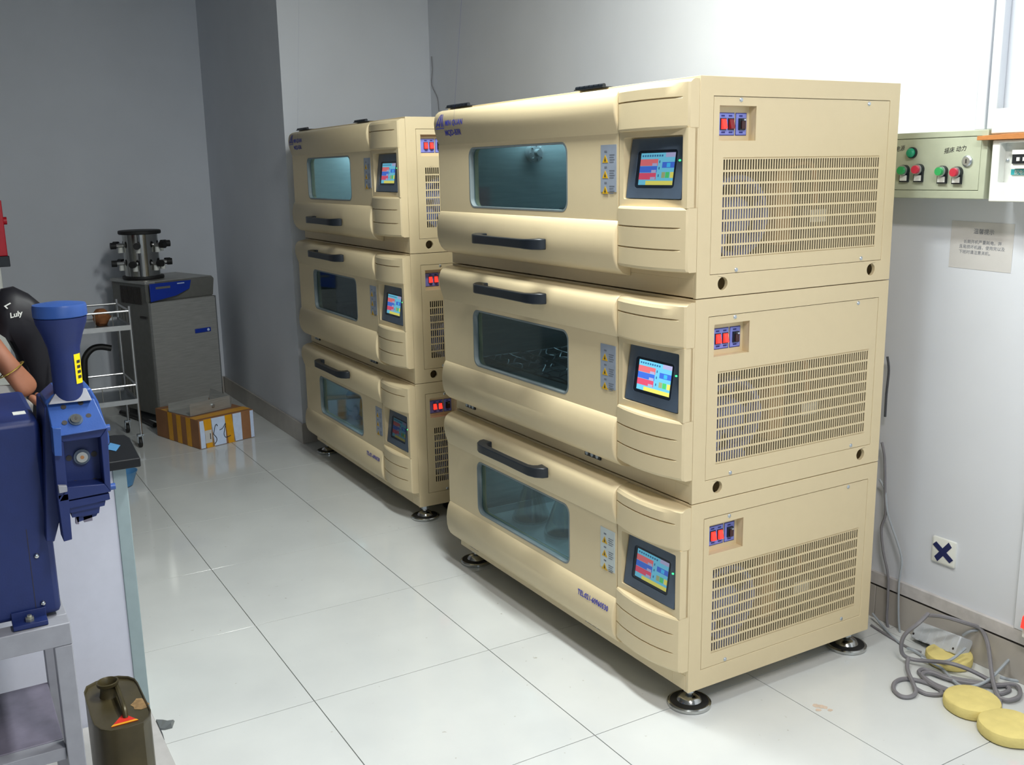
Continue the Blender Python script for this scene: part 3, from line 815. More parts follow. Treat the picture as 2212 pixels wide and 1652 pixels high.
a0 = wl(2038, 331, CY); lettering(b, '摇床 动力', .017, lambda u, v: (a0.x + u, CY + .0012, a0.z + v + u * .10), shear=.15)
o = b.build('handwriting', t, smooth=False, recalc=False); o['label'] = 'black marker writing'
b = MB().use('ink')
a1 = wl(1933, 327, CY); lettering(b, '电源', .017, lambda u, v: (a1.x + u, CY + .0012, a1.z + v + u * .10), shear=.15)
o = b.build('handwriting', t, smooth=False, recalc=False); o['label'] = 'short black marker writing'

# breaker box with the strip of wood across it
BY = WALL_Y - 0.115
t = thing('breaker_box', 'white wall breaker box with an open flap window and teal strip', 'breaker box', (0, 0, 0))
bx0, bx1, bz0, bz1 = 2.093, 2.42, 1.432, 1.600
b = MB().use('whitebox').box(bx0, bx1, BY + .03, WALL_Y, bz0, bz1)
b.plate(rect(bx0, bx1, bz0, bz1), [rect(2.116, 2.36, 1.484, 1.592)], lambda u, v, w: (u, BY + w, v), .032)
b.build('case', t, bevel=.003)
b = MB().use('black').box(2.15, 2.33, BY + .008, BY + .03, 1.535, 1.560).use('whitebox').box(2.146, 2.33, BY + .012, BY + .03, 1.522, 1.536).box(2.146, 2.33, BY + .012, BY + .03, 1.560, 1.572)
for k in range(4): b.use('whitebox').box(2.165 + k * .018, 2.173 + k * .018, BY + .004, BY + .01, 1.542, 1.552)
b.build('breakers', t)
MB().use('teal').box(2.138, 2.33, BY + .026, BY + .0295, 1.505, 1.520).build('label_strip', t)
b = MB().use('whitebox'); lettering(b, '配电箱', .013, lambda u, v: (2.148 + u, BY + .0255, 1.507 + v)); b.build('lettering', t, smooth=False, recalc=False)
MB().use('zinc').lathe((2.124, BY + .03, 1.545), [(.004, 0), (.004, -.004), (.001, -.006)], 10, 'y').build('screw', t)
tag(MB().use('whitebox').box(2.086, 2.42, BY - .002, WALL_Y, 1.616, 1.684).build('flap_cover', bevel=.004), 'pale blank cover plate above the wooden strip on the wall', 'cover')
b = MB().use('wood').prism([(2.052, BY - .012, 1.6005), (2.42, BY - .012, 1.6005), (2.42, BY - .012, 1.619), (2.14, BY - .012, 1.6155), (2.052, BY - .012, 1.612)], (0, .10, 0))
tag(b.build('wooden_strip', bevel=.001), 'orange wooden strip lying across the breaker box', 'strip')

# white cable ducts rising from the switch box
def duct(px0, px1, lab, y=.022):
    a, c = wl(px0, 285, WALL_Y - y), wl(px1, 285, WALL_Y - y)
    o = MB().use('wall').box(a.x, c.x, WALL_Y - y, WALL_Y, 1.632, CEIL_Z - .001).build('cable_duct', bevel=.003)
    return tag(o, lab, 'duct', 'cable ducts above the switch box')
duct(2104, 2126, 'narrow white cable duct rising from the switch box')
duct(2130, 2150, 'white cable duct beside the cover plate above the wooden strip', .03)

tag(MB().use('wall').box(2.222, 2.262, WALL_Y - .016, WALL_Y, .169, 1.431).build('shade_strip', bevel=.002), 'thin white conduit added for a soft shading line on the wall', 'shade_strip')  # added strip standing in for a soft line of shading
# notice sheet
pY = WALL_Y - .001
pts = [wl(2057, 476, pY), wl(2193, 484, pY), wl(2183, 590, pY), wl(2049, 576, pY)]
t = MB().use('paper').prism(pts, (0, .0008, 0)).build('notice', smooth=False)
tag(t, 'faded paper notice in printed characters taped under the switch box', 'notice')
b = MB().use('greyink')
ux = (pts[1] - pts[0]).normalized(); org = pts[0]
def pp(u, v): q = org + ux * u; return (q.x, pY - .0004, q.z + v)
lettering(b, '温馨提示', .017, lambda u, v: pp(.075 + u, -.034 + v))
for k, s in enumerate(('    长期开机严重耗电，并', '且易损坏机器，使用完以及', '下班时请注意关机。')):
    lettering(b, s, .0125, lambda u, v, k=k: pp(.030 + u, -.064 - k * .0155 + v))
o = b.build('printed_text', t, smooth=False, recalc=False); o['label'] = 'grey printed characters'

# socket cover crossed out with tape
q = [wl(2014, 1156, WALL_Y - .008), wl(2066, 1171, WALL_Y - .008), wl(2062, 1231, WALL_Y - .008), wl(2009, 1210, WALL_Y - .008)]
cx = sum(p.x for p in q) / 4; cz = sum(p.z for p in q) / 4
t = thing('wall_socket', 'white wall socket crossed out with dark blue tape', 'socket', (cx, WALL_Y, cz))
MB().use('whitebox').loft([[(u, -.0, v) for u, v in rrect(-.043, .043, -.043, .043, .004, 2)], [(u, -.007, v) for u, v in rrect(-.042, .042, -.042, .042, .004, 2)], [(u, -.009, v) for u, v in rrect(-.038, .038, -.038, .038, .004, 2)]]).build('cover', t)
for an, y in ((52, -.0095), (-34, -.0102)):
    a = math.radians(an); d = Vector((math.cos(a), 0, math.sin(a))); n = Vector((-math.sin(a), 0, math.cos(a)))
    L = [d * -.040 + n * -.009, d * .038 + n * -.009, d * .041 + n * .009, d * -.037 + n * .009]
    MB().use('tape').prism([v + Vector((0, y, 0)) for v in L], (0, -.0006, 0)).build('tape', t)
# thin wire hanging on the wall behind the far stack
wp = [wl(x, y, WALL_Y - .004) for x, y in ((932, 122), (934, 150), (932, 178), (936, 192), (945, 212), (948, 240))]
tag(MB().use('cable').tube(wp, .002, 6, smooth=4).build('wire'), 'thin dark wire end hanging down the wall behind the stacks', 'wire')

# ================================================================== floor corner: cables, foam, power brick
def fz(px, py, z=.006): return at(px, py, 2, z)
def cable(px, r, m, label, zs=None, n=5):
    P = [fz(x, y, (zs[i] if zs else r)) for i, (x, y) in enumerate(px)]
    return tag(MB().use(m).tube(P, r, 7, smooth=n).build('cable'), label, 'cable', 'cables in the floor corner')
def wallcable(px, r, m, label, Y=WALL_Y - .03):
    P = [wl(x, y, Y) for x, y in px]
    return tag(MB().use(m).tube(P, r, 7, smooth=5).build('cable'), label, 'cable', 'cables in the floor corner')
wallcable([(1917, 770), (1920, 800), (1915, 850), (1912, 900)], .004, 'cable_dk', 'short dark cable bowing out behind the middle shaker')
wallcable([(1905, 955), (1911, 990), (1912, 1060), (1913, 1110), (1904, 1140), (1908, 1190), (1918, 1240), (1918, 1290), (1916, 1340), (1924, 1372)], .0045, 'cable', 'grey cable hanging down behind the bottom shaker')
wallcable([(1900, 1035), (1912, 1060), (1918, 1110), (1938, 1170), (1948, 1210), (1942, 1260), (1941, 1330), (1944, 1365)], .0035, 'cable_lt', 'pale thin cable hanging beside the grey one behind the bottom shaker')
cable([(1885, 1325), (1905, 1350), (1925, 1372), (1945, 1390)], .004, 'cable_lt', 'pale cable running from under the shaker to the heap', [.03, .012, .006, .006])
cable([(1882, 1350), (1910, 1368), (1940, 1386), (1965, 1400), (1990, 1408)], .004, 'cable', 'grey cable running along the skirting to the heap')
# the heap
cable([(2005, 1325), (1985, 1345), (1955, 1370), (1947, 1395), (1952, 1415), (1975, 1425), (2010, 1428), (2050, 1432), (2090, 1445), (2130, 1465), (2150, 1480)], .0065, 'cable', 'thick grey cable arching over the power brick', [.16, .14, .10, .06, .03, .02, .03, .05, .04, .02, .01])
cable([(2003, 1328), (2040, 1332), (2085, 1345), (2118, 1358), (2132, 1385), (2138, 1420), (2143, 1460), (2150, 1490), (2160, 1515), (2155, 1535)], .0065, 'cable', 'thick grey cable looping from the skirting joint to the foam disc', [.14, .15, .14, .12, .10, .07, .04, .02, .0065, .0065])
cable([(1962, 1420), (1960, 1445), (1972, 1475), (1978, 1495), (1965, 1505), (1945, 1503), (1930, 1488), (1935, 1472), (1955, 1466), (1985, 1470), (2015, 1480), (2033, 1492), (2030, 1500), (2000, 1498), (1975, 1485)], .0065, 'cable', 'grey cable coiled in two loops at the tip of the heap', [.03, .02, .02, .012] + [.0065] * 11)
cable([(2050, 1490), (2020, 1478), (1995, 1462), (1985, 1450), (2000, 1446), (2040, 1460), (2090, 1470), (2140, 1478), (2170, 1480), (2180, 1490), (2160, 1498), (2150, 1490)], .0065, 'cable', 'grey cable folded in a flat bundle behind the foam disc')
cable([(2060, 1496), (2025, 1484), (2000, 1468), (1992, 1456), (2010, 1452), (2050, 1466), (2100, 1476), (2150, 1480), (2190, 1478), (2203, 1490), (2200, 1505), (2180, 1512), (2160, 1508)], .0065, 'cable', 'grey cable curling in a loop near the red switch', [.012] * 13)
cable([(1990, 1420), (2030, 1440), (2060, 1470), (2080, 1482), (2110, 1480), (2140, 1465), (2165, 1440), (2185, 1420), (2212, 1408), (2240, 1400)], .0045, 'cable_lt', 'pale cable rising from the heap to the red switch', [.02, .012, .012, .02, .02, .03, .05, .06, .06, .06])
cable([(1960, 1400), (1975, 1405), (2000, 1420), (2030, 1428), (2055, 1424), (2085, 1400)], .0045, 'cable_lt', 'pale cable curving under the power brick', [.02, .01, .01, .03, .05, .07])
cable([(2160, 1462), (2185, 1468), (2212, 1472), (2240, 1476)], .0045, 'cable_lt', 'pale cable leading away past the foam discs')
cable([(2080, 1372), (2100, 1362), (2150, 1358), (2200, 1350), (2240, 1340)], .0045, 'cable_lt', 'pale cable running from the power brick to the red switch', [.09, .11, .11, .11, .11])
# power brick tipped against the skirting, standing on a foam disc
t = thing('power_brick', 'light grey power brick lying tilted on the rear foam disc', 'power supply', (0, 0, 0))
o = Vector((1.965, 1.745, .060)); ex = (at(2074, 1386, 1, 1.76) - at(1968, 1347, 1, 1.79)); ex = ex.normalized() * .185
ez = Vector((.0, .030, .052)); ey = Vector((.012, .05, -.026))
o = at(1966, 1376, 1, 1.80)
MB().use('adaptor').obox(o, ex, ey, ez).build('case', t, bevel=.004)
for k in range(5): MB().use('adaptor').obox(o + ex * (.12 + .17 * k) - ey * .02, ex * .08, ey * .03, ez * .86 + Vector((0, 0, .0))).build('cooling_rib', t)
for k, u in enumerate((.04, .94)): MB().use('dark').cyl(o + ex * u - ey * .01 + ez * .25, o + ex * u + ez * .25, .004, n=8).build('screw', t)
# foam discs
def foam(px, py, r, h, label, seed, z0=0.0, tilt=(0, 0, 0)):
    rr = random.Random(seed); c = at(px, py, 2, z0); b = MB().use('foam'); loops = []
    for k, z in ((.90, 0), (.98, .12 * h), (1.0, .3 * h), (1.0, .75 * h), (.97, .92 * h), (.90, h), (.5, h * 1.01), (.02, h * 1.01)):
        loops.append([(math.cos(a) * r * k * (1 + .03 * math.sin(3 * a + seed)), math.sin(a) * r * k * (1 + .03 * math.cos(2 * a + seed)), z + rr.uniform(-.0006, .0006)) for a in [2 * math.pi * i / 28 for i in range(28)]])
    b.loft(loops)
    o = b.build('foam_disc', None, (c.x, c.y, z0), tilt)
    return tag(o, label, 'foam disc', 'yellow foam discs')
foam(2098, 1530, .078, .036, 'round yellow foam disc lying flat, touching the grey cable heap', 1)
foam(2178, 1585, .080, .036, 'yellow foam disc with a flattened side lying in front of the round one', 2, 0.0005)
foam(2050, 1430, .070, .034, 'yellow foam disc under the power brick against the skirting', 3)
# red rocker power strip
p = at(2212, 1345, 1, WALL_Y - .06)
t = thing('power_strip', 'white power strip with a lit red rocker switch beside the skirting', 'power strip', (p.x, WALL_Y - .06, p.z))
MB().use('whitebox').box(-.008, .28, .004, .05, -.05, .03).build('case', t, bevel=.004)
MB().use('red_lit').loft([[(-.006, .004, -.016), (.022, .004, -.016), (.022, .004, .020), (-.006, .004, .020)], [(-.004, -.010, -.014), (.020, -.010, -.014), (.020, -.004, .018), (-.004, -.004, .018)]]).build('rocker_switch', t)
# prop the strip up on its own hanging cord: bracket to the wall
MB().use('whitebox').box(.02, .26, .05, .062, -.03, .02).build('bracket', t)

# ================================================================== far corner
# stainless freeze dryer, set askew in the corner
FX, FY = -2.60, 0.335
CA = math.atan2(-0.316, 0.949)     # turns local x (along the front) into (-.316, .949)
fw, fd, fh = 0.474, 0.46, 0.905
ang = math.atan2(.949, -.316)
t = thing('freeze_dryer', 'stainless floor-standing freeze dryer with royal blue control panel', 'freeze dryer', (FX, FY, 0), ang)
# local: x along the front from its free end to the wall end, y backwards (left-handed side chosen below)
b = MB().use('cabside').box(.012, fw, .03, fd, .05, fh - .02)
b.use('inox').box(.0, fw, .02, fd, fh - .02, fh)
b.build('body', t, bevel=.004)
MB().use('inox').loft([[(u, .024, v) for u, v in rrect(.012, fw - .002, .06, fh - .13, .01, 2)], [(u, .0, v) for u, v in rrect(.014, fw - .004, .062, fh - .132, .01, 2)]]).build('door', t)
MB().use('cabside').loft([[(u, .024, v) for u, v in rect(.0, fw, fh - .125, fh - .004)], [(u, -.004, v) for u, v in rrect(.004, fw - .004, fh - .12, fh - .008, .012, 3)]]).build('header', t)
b = MB().use('blue_panel').prism([(.012, -.005, fh - .012), (.30, -.005, fh - .012), (.285, -.005, fh - .065), (.19, -.005, fh - .100), (.012, -.005, fh - .125)], (0, -.008, 0))
cp = b.build('control_panel', t, bevel=.002)
MB().use('cabside').box(.05, .15, -.0145, -.0125, fh - .048, fh - .034).build('display', cp)
MB().use('white_print').box(.20, .25, -.0142, -.0128, fh - .028, fh - .022).build('logo_mark', cp)
bd = MB().use('blue_panel').box(.305, .42, -.006, .002, fh - .36, fh - .332).build('badge', t, bevel=.003)
MB().use('white_print').cyl((.40, -.006, fh - .346), (.40, -.0075, fh - .346), .009, n=12).build('badge_mark', bd)
MB().use('chrome').box(fw - .004, fw + .004, .0, .03, .06, fh - .13).build('edge_trim', t)
for k in range(11):
    MB().use('dark').box(.008, .0122, .10 + k * .024, .112 + k * .024, fh - .15, fh - .04).build('vent_slot', t)
MB().use('dark').box(.006, .0125, .05, .13, fh - .235, fh - .222).build('side_handle', t)
MB().use('black').box(.03, fw - .03, .05, fd - .03, .0, .05).build('plinth', t)
fmat = Matrix.Translation((FX, FY, 0)) @ Matrix.Rotation(ang, 4, 'Z')
# polished steel manifold standing on it
vc = at(309, 590, 2, fh)
vc = Vector((-2.86, 0.40, fh))
a_, c_ = at(265, 592, 0, -2.86), at(353, 590, 0, -2.86)
vc.y = (a_.y + c_.y) / 2; vr = abs(c_.y - a_.y) / 2
vh = at(303, 497, 0, -2.86).z - fh
t = thing('drying_manifold', 'polished steel drum manifold with black valve knobs on the freeze dryer', 'manifold', (vc.x, vc.y, fh + .001))
MB().use('rubber').lathe((0, 0, 0), [(vr, 0), (vr * 1.02, .004), (vr * 1.02, .016), (vr, .02)], 32).build('base_ring', t)
MB().use('vessel').lathe((0, 0, 0), [(vr * .86, .018), (vr * .86, vh - .02)], 36).build('drum', t)
MB().use('rubber').lathe((0, 0, 0), [(vr, vh - .024), (vr * 1.04, vh - .02), (vr * 1.04, vh - .004), (vr, vh), (.001, vh)], 32).build('lid', t)
for i, an in enumerate((-100, -140, 80, 100, -30, 30, 150)):
    for j, z in enumerate((.33, .70)):
        a = math.radians(an + (12 if j else 0)); d = Vector((math.cos(a), math.sin(a), 0)); p0 = d * vr * .84 + Vector((0, 0, vh * z))
        v = MB().use('rail').cyl(p0, p0 + d * .045, .011, n=10).build('valve', t)
        MB().use('rubber').cyl(p0 + d * .045, p0 + d * .078, .021, n=12).build('valve_knob', v)
        MB().use('whitebox').cyl(p0 + d * .02 + Vector((0, 0, -.012)), p0 + d * .02 + Vector((0, 0, -.045)), .014, .016, n=12).build('port', v)
# dark vacuum hose from the dryer along the floor
P = [at(x, y, 2, .02) for x, y in ((262, 890), (285, 897), (310, 906), (335, 918))]
tag(MB().use('hose').tube(P, .016, 8, smooth=5).build('hose'), 'black hose lying on the floor under the trolley', 'hose')

# cardboard box
A, B_, C_ = Vector((-1.837, .405, 0)), Vector((-1.94, .754, 0)), Vector((-2.387, .26, 0))
ux = (B_ - A); uw = ux.length; rz = math.atan2(ux.y, ux.x)
bw, bd_, bh = uw, .50, .172
t = thing('cardboard_box', 'cardboard box with amber tape, white printed panels and handwritten marks', 'box', tuple(A), rz)
b = MB().use('card').box(0, bw, 0, bd_, .001, bh)
b.build('carton', t, bevel=.003)
def strip(name, m, u0, u1, v0, v1, sk=0.0):
    return MB().use(m).prism([(u0 + sk, -.0008, v0), (u1 + sk, -.0008, v0), (u1, -.0008, v1), (u0, -.0008, v1)], (0, -.0008, 0)).build(name, t, smooth=False)
strip('white_panel', 'white_print', .006, .035, .004, bh - .006); strip('white_panel', 'white_print', .080, .170, .004, bh - .002); strip('white_panel', 'white_print', .222, .278, .004, bh - .002); strip('white_panel', 'white_print', .338, .360, .004, bh - .004)
strip('tape', 'tape_y', .030, .082, .001, bh - .001, .012); strip('tape', 'tape_y', .168, .215, .001, bh - .001, .016)
MB().use('paper').box(.036, .078, -.0030, -.0018, .030, .105).build('shipping_label', t)
b = MB().use('ink').box(.066, .071, -.0035, -.0028, .05, .085)
b.build('barcode', t)
def mark(P): MB().use('ink').tube([(x, -.0022, z) for x, z in P], .0022, 5, smooth=4).build('pen_mark', t)
mark([(.118, .118), (.112, .130), (.102, .118), (.094, .09), (.090, .075), (.102, .058), (.108, .044), (.104, .028), (.092, .016)])
mark([(.130, .092), (.150, .098), (.172, .125), (.164, .092), (.157, .06), (.168, .040), (.200, .045)])
b = MB().use('tape_y').prism([(.0, .03, bh + .0006), (bw, .03, bh + .0006), (bw, .11, bh + .0006), (0, .10, bh + .0006)], (0, 0, .0006)).build('tape', t, smooth=False)
MB().use('tape_y').prism([(.0, .36, bh + .0006), (bw, .37, bh + .0006), (bw, .44, bh + .0006), (0, .43, bh + .0006)], (0, 0, .0006)).build('tape', t, smooth=False)
for y0 in (.09, .20, .30):
    MB().use('tape_y').prism([(-.0008, y0, .002), (-.0008, y0 + .05, .002), (-.0008, y0 + .05, bh), (-.0008, y0, bh)], (-.0006, 0, 0)).build('tape', t, smooth=False)
# bent sheet metal tray on the box
bm_ = Matrix.Translation(A) @ Matrix.Rotation(rz, 4, 'Z')
o = bm_ @ Vector((.02, .12, bh + .0015))
t = thing('metal_tray', 'bent grey sheet-metal tray lying on the cardboard box', 'tray', tuple(o), rz + .08)
b = MB().use('inox')
b.box(0, .28, 0, .22, 0, .002).box(0, .28, 0, .002, 0, .075).box(0, .28, .218, .22, 0, .05)
b.prism([(.28, 0, 0), (.28, .22, 0), (.30, .22, .09), (.30, .0, .055)], (.002, 0, 0))
b.build('sheet', t, smooth=False)
MB().use('zinc').cyl((.155, -.001, .038), (.155, -.012, .038), .010, n=10).build('bolt', t)

# wire trolley
P0 = at(308, 965, 2, 0)
t = thing('wire_trolley', 'two-shelf chromed wire trolley on casters beside the freeze dryer', 'trolley', (P0.x, P0.y, 0))
TL, TD = .56, .40   # along -y, along -x
posts = [(0, 0), (-TD, 0), (0, -TL), (-TD, -TL)]
for x, y in posts:
    p = MB().use('rail').cyl((x, y, .07), (x, y, .828), .008, n=10).build('post', t)
    c = MB().use('rubber').lathe((x, y - .01, .030), [(.008, -.011), (.027, -.010), (.030, -.006), (.030, .006), (.027, .010), (.008, .011)], 16, 'y').build('caster', t)
    MB().use('zinc').box(x - .014, x + .014, y - .024, y - .020, .028, .075).box(x - .014, x + .014, y, y + .004, .028, .075).box(x - .014, x + .014, y - .024, y + .012, .07, .078).build('caster_fork', c)
for z, rz_ in ((.705, .80), (.275, .372)):
    MB().use('trayglass').box(-TD, 0, -TL, 0, z, z + .004).build('shelf', t)
    MB().use('rail').box(-.002, .010, -TL, 0, z - .012, z + .016).build('shelf_edge', t); MB().use('rail').box(-TD - .008, -TD + .002, -TL, 0, z - .012, z + .016).build('shelf_edge', t)
    MB().use('rail').box(-TD, 0, -.004, .006, z - .012, z + .016).build('shelf_edge', t)
    for a, c in (((0, 0, rz_), (0, -TL, rz_)), ((-TD, 0, rz_), (-TD, -TL, rz_)), ((0, 0, rz_), (-TD, 0, rz_))):
        MB().use('rail').cyl(a, c, .006, n=8).build('rail', t)
    for k in range(1, 6):
        MB().use('rail').cyl((0, -TL * k / 6, z), (0, -TL * k / 6, rz_), .0025, n=6).build('wire', t)
    for k in range(1, 4): MB().use('rail').cyl((-TD * k / 4, 0, z), (-TD * k / 4, 0, rz_), .0025, n=6).build('wire', t)
sh = Vector((P0.x, P0.y, .7095))
def lump(name, m, c, sx, sy, sz, seed, label, cat):
    r = random.Random(seed); b = MB().use(m); loops = []
    for i in range(7):
        t_ = i / 6; k = math.sin(math.pi * (.12 + .80 * t_)) ** .6
        loops.append([(c[0] + sx * k * math.cos(a) * r.uniform(.8, 1.15), c[1] + sy * k * math.sin(a) * r.uniform(.8, 1.15), c[2] + sz * t_) for a in [2 * math.pi * j / 12 for j in range(12)]])
    b.loft(loops); return tag(b.build(name), label, cat)
lump('paper_bundle', 'brown', (sh.x - .16, sh.y - .13, sh.z), .06, .05, .095, 4, 'crumpled brown paper bundle on the upper trolley shelf', 'bundle')
lump('cloth', 'paper', (sh.x - .10, sh.y - .30, sh.z), .06, .05, .06, 5, 'crumpled pale cloth beside the brown bundle on the trolley', 'cloth')
# black vacuum tube arching above the lower shelf
hx = P0.x - .18
P = [at(x, y, 0, hx) for x, y in ((183, 822), (182, 790), (186, 768), (200, 753), (218, 749), (240, 752))]
P = [Vector((hx, P[0].y, .281))] + P[1:]
b = MB().use('hose').tube(P, .018, 10, smooth=5)
tag(b.build('vacuum_hose'), 'thick black vacuum hose arching over the lower trolley shelf', 'hose')
lump('dark_bag', 'cloth_dark', (sh.x - .30, sh.y - .36, .2805), .07, .07, .06, 8, 'dark crumpled bag on the lower trolley shelf', 'bag')
# blue bowl on the floor
c = at(261, 1050, 2, 0.0)
b = MB().use('bowl').lathe((c.x, c.y, 0), [(.001, .001), (.05, .001), (.06, .006), (.085, .075), (.088, .078), (.084, .078), (.056, .010), (.001, .006)], 28)
tag(b.build('bowl'), 'pale blue plastic bowl on the floor behind the white bench', 'bowl')
# white cabinet with the red apparatus box, mostly past the edge of the view
yr = at(4, 600, 0, -2.0).y
t = thing('white_cabinet', 'tall white cabinet standing against the plain wall side', 'cabinet', (-2.0, yr, 0))
MB().use('whitebox').box(-.45, 0, -.62, 0, .06, 1.095).build('body', t, bevel=.004)
MB().use('whitebox').box(.0, .018, -.615, -.005, .07, 1.085).build('door', t, bevel=.003)
MB().use('dark').box(-.43, -.02, -.60, -.02, 0, .06).build('plinth', t)
a, c = at(20, 432, 0, -1.99), at(22, 568, 0, -1.99)
t = thing('red_box', 'red enamelled apparatus box on a black base, on the white cabinet', 'apparatus', (-2.0, yr, 1.0955))
MB().use('black').box(-.30, .01, -.25, c.y - yr, 0, .055).build('base', t, bevel=.003)
MB().use('red').box(-.28, .0, -.24, c.y - yr - .006, .055, a.z - 1.0955).build('housing', t, bevel=.004)
MB().use('red').cyl((-.05, c.y - yr - .006, .235), (-.05, c.y - yr + .012, .235), .02, n=14).build('knob', t)

# ================================================================== bench with the black top (end panel faces the window)
BX, BYR = 1.0, -0.432
t = thing('lab_bench', 'white laminate lab bench with grey edge strip and black top, behind the blue mill', 'bench', (BX, BYR, 0))
MB().use('bench').box(-.016, 0, -1.45, -.036, .0, .758).build('end_panel', t)
MB().use('bench_edge').box(-.30, .004, -.036, 0, .0, .758).build('front_edge', t, bevel=.002)
MB().use('bench').box(-.30, -.284, -1.45, -.036, .02, .758).build('back_panel', t)
MB().use('bench').box(-.284, -.016, -1.45, -.036, .35, .366).build('shelf', t)
b = MB().use('bench_top').prism([(u, v, .758) for u, v in ((.045, -1.5), (.045, .034), (-.20, .050), (-.245, .044), (-.262, .018), (-.262, -1.5))], (0, 0, .026))
b.build('worktop', t, bevel=.003)
# pale blue strip painting the light reflected in the top
tag(MB().use('bowl').prism([(BX - .165, BYR - .01, .7846), (BX - .120, BYR + .010, .7846), (BX - .060, BYR - .012, .7846), (BX - .100, BYR - .032, .7846)], (0, 0, .001)).build('painted_glint', smooth=False), 'pale blue strip painted as a light reflection in the black bench top', 'strip')

# grey base board on the floor in front of the bench
pl = MB().use('plinth').box(BX + .012, 2.35, -1.25, BYR - .001, .0005, .014)
tag(pl.build('base_board', bevel=.002), 'flat grey board on the floor under the mill stand', 'board')

# ================================================================== blue cutting mill on its stand
HX = 1.74            # front plane of the cutting head
BFX = 1.66           # front plane of the body
def Y_(px, py, X=HX): return at(px, py, 0, X)
def ext(b, pts, X0, X1, inset=0.0):
    """outline given by photo pixels on the plane X0, extruded straight back to X1"""
    P = [at(x, y, 0, X0) for x, y in pts]
    return b.prism(P, (X1 - X0, 0, 0))
t = thing('cutting_mill', 'blue enamelled cutting mill with feed hopper on a grey stand', 'mill', (BFX, -.75, 0))
ti = Matrix.Translation((-BFX, .75, 0))
def mill(name, b, parent=None, bevel=0.0, **kw):
    b.v = [tuple(ti @ Vector(v)) for v in b.v]
    return b.build(name, parent or t, bevel=bevel, **kw)
# body: big box reaching out of the picture
pr = at(133, 1312, 0, BFX); zt = at(90, 905, 0, BFX).z; zb = at(60, 1338, 0, BFX).z
body = mill('body', MB().use('gblue').box(BFX - .34, BFX, -1.10, pr.y, zb, zt), bevel=.012)
a = at(75, 1140, 0, BFX); c = at(80, 1330, 0, BFX)
mill('panel_seam', MB().use('dark').box(BFX - .001, BFX + .0006, c.y - .0006, c.y + .0006, zb + .002, a.z), body)
for x, y in ((79, 1200), (93, 1302)):
    p = at(x, y, 0, BFX); mill('screw', MB().use('chrome').lathe((BFX, p.y, p.z), [(.006, 0), (.006, .002), (.004, .005), (.001, .006)], 12, 'x'), body)
p = at(52, 930, 0, BFX)
mill('type_plate', MB().use('whitebox').box(BFX - .10, BFX - .07, p.y - .012, p.y + .012, zt - .0005, zt + .001), body)
br = at(26, 1340, 0, BFX + .02), at(105, 1356, 0, BFX + .02)
brk = mill('bracket', MB().use('gblue').box(BFX - .02, BFX + .035, br[0].y, br[1].y, zb - .006, zb + .004).box(BFX + .001, BFX + .006, br[0].y, br[1].y, zb, zb + .022), bevel=.001)
bc = at(64, 1334, 0, BFX + .02)
mill('bolt', MB().use('brass').lathe((BFX + .018, bc.y, zb + .004), [(.009, 0), (.009, .008), (.005, .009), (.005, .013)], 6), brk)
mill('bolt', MB().use('brass').lathe((BFX + .018, bc.y, zb - .045), [(.005, 0), (.005, .004), (.009, .005), (.009, .014)], 6), brk)
# cutting head: sloped upper block, window frame, finned foot
head = mill('head', ext(MB().use('gblue_lt'), [(97, 868), (122, 845), (196, 838), (213, 868), (236, 940), (238, 960), (118, 972), (112, 930)], HX - .055, HX - .16), bevel=.004)
b = MB().use('gblue_lt')
F0 = [at(x, y, 0, HX - .045) for x, y in ((100, 872), (203, 860))]; F1 = [at(x, y, 0, HX + .012) for x, y in ((116, 945), (233, 925))]
b.prism([F0[0], F0[1], F1[1], F1[0]], (-.02, 0, -.004))
slope = mill('sloped_face', b, head, bevel=.002)
nrm = (F1[0] - F0[0]).cross(F0[1] - F0[0]).normalized(); nrm = nrm if nrm.x > 0 else -nrm
org = F0[0]; eu = F0[1] - F0[0]; ev = F1[0] - F0[0]
def sl(u, v, w): return org + eu * u + ev * v + nrm * w
def dot(u, v, r, m, h=.0012, name='bolt_hole'):
    p = sl(u, v, .0); mill(name, MB().use(m).cyl(p - nrm * .001, p + nrm * h, r, n=14), slope)
for u, v in ((.33, .16), (.70, .10), (.28, .62), (.80, .50), (.92, .76)): dot(u, v, .0052 if u < .9 else .003, 'dark')
dot(.52, .58, .0135, 'bezel', .003, 'hub'); p = sl(.52, .58, .003)
mill('shaft_end', MB().use('chrome').cyl(p, p + nrm * .004, .010, n=18).use('dark').cyl(p + nrm * .003, p + nrm * .0045, .003, n=10), slope)
# grey wedge pad under the hopper
F = [at(x, y, 0, X) for x, y, X in ((105, 874, HX - .030), (199, 864, HX - .030), (186, 838, HX - .052), (122, 846, HX - .052))]
mill('pad', MB().use('greypad').prism(F, (-.014, 0, -.002)), bevel=.001)
# frame round the square opening
fr = MB().use('gblue')
O = [(114, 945), (232, 922), (240, 1062), (126, 1085)]; I = [(137, 955), (217, 944), (226, 1045), (146, 1052)]
P3 = lambda L, X: [at(x, y, 0, X) for x, y in L]
o3, i3 = P3(O, HX), P3(I, HX)
for k in range(4):
    j = (k + 1) % 4
    fr.prism([o3[k], o3[j], i3[j], i3[k]], (-.05, 0, 0))
frame = mill('window_frame', fr, bevel=.0015)
mill('back_plate', ext(MB().use('gblue'), [(128, 945), (225, 935), (232, 1050), (138, 1060)], HX - .045, HX - .06), frame)
p = at(176, 985, 0, HX - .045)
mill('hub', MB().use('bezel').cyl((HX - .046, p.y, p.z), (HX - .038, p.y, p.z), .016, n=20), frame)
mill('shaft_end', MB().use('chrome').cyl((HX - .04, p.y, p.z), (HX - .034, p.y, p.z), .011, n=18).use('copper').cyl((HX - .035, p.y, p.z), (HX - .0335, p.y, p.z), .004, n=10), frame)
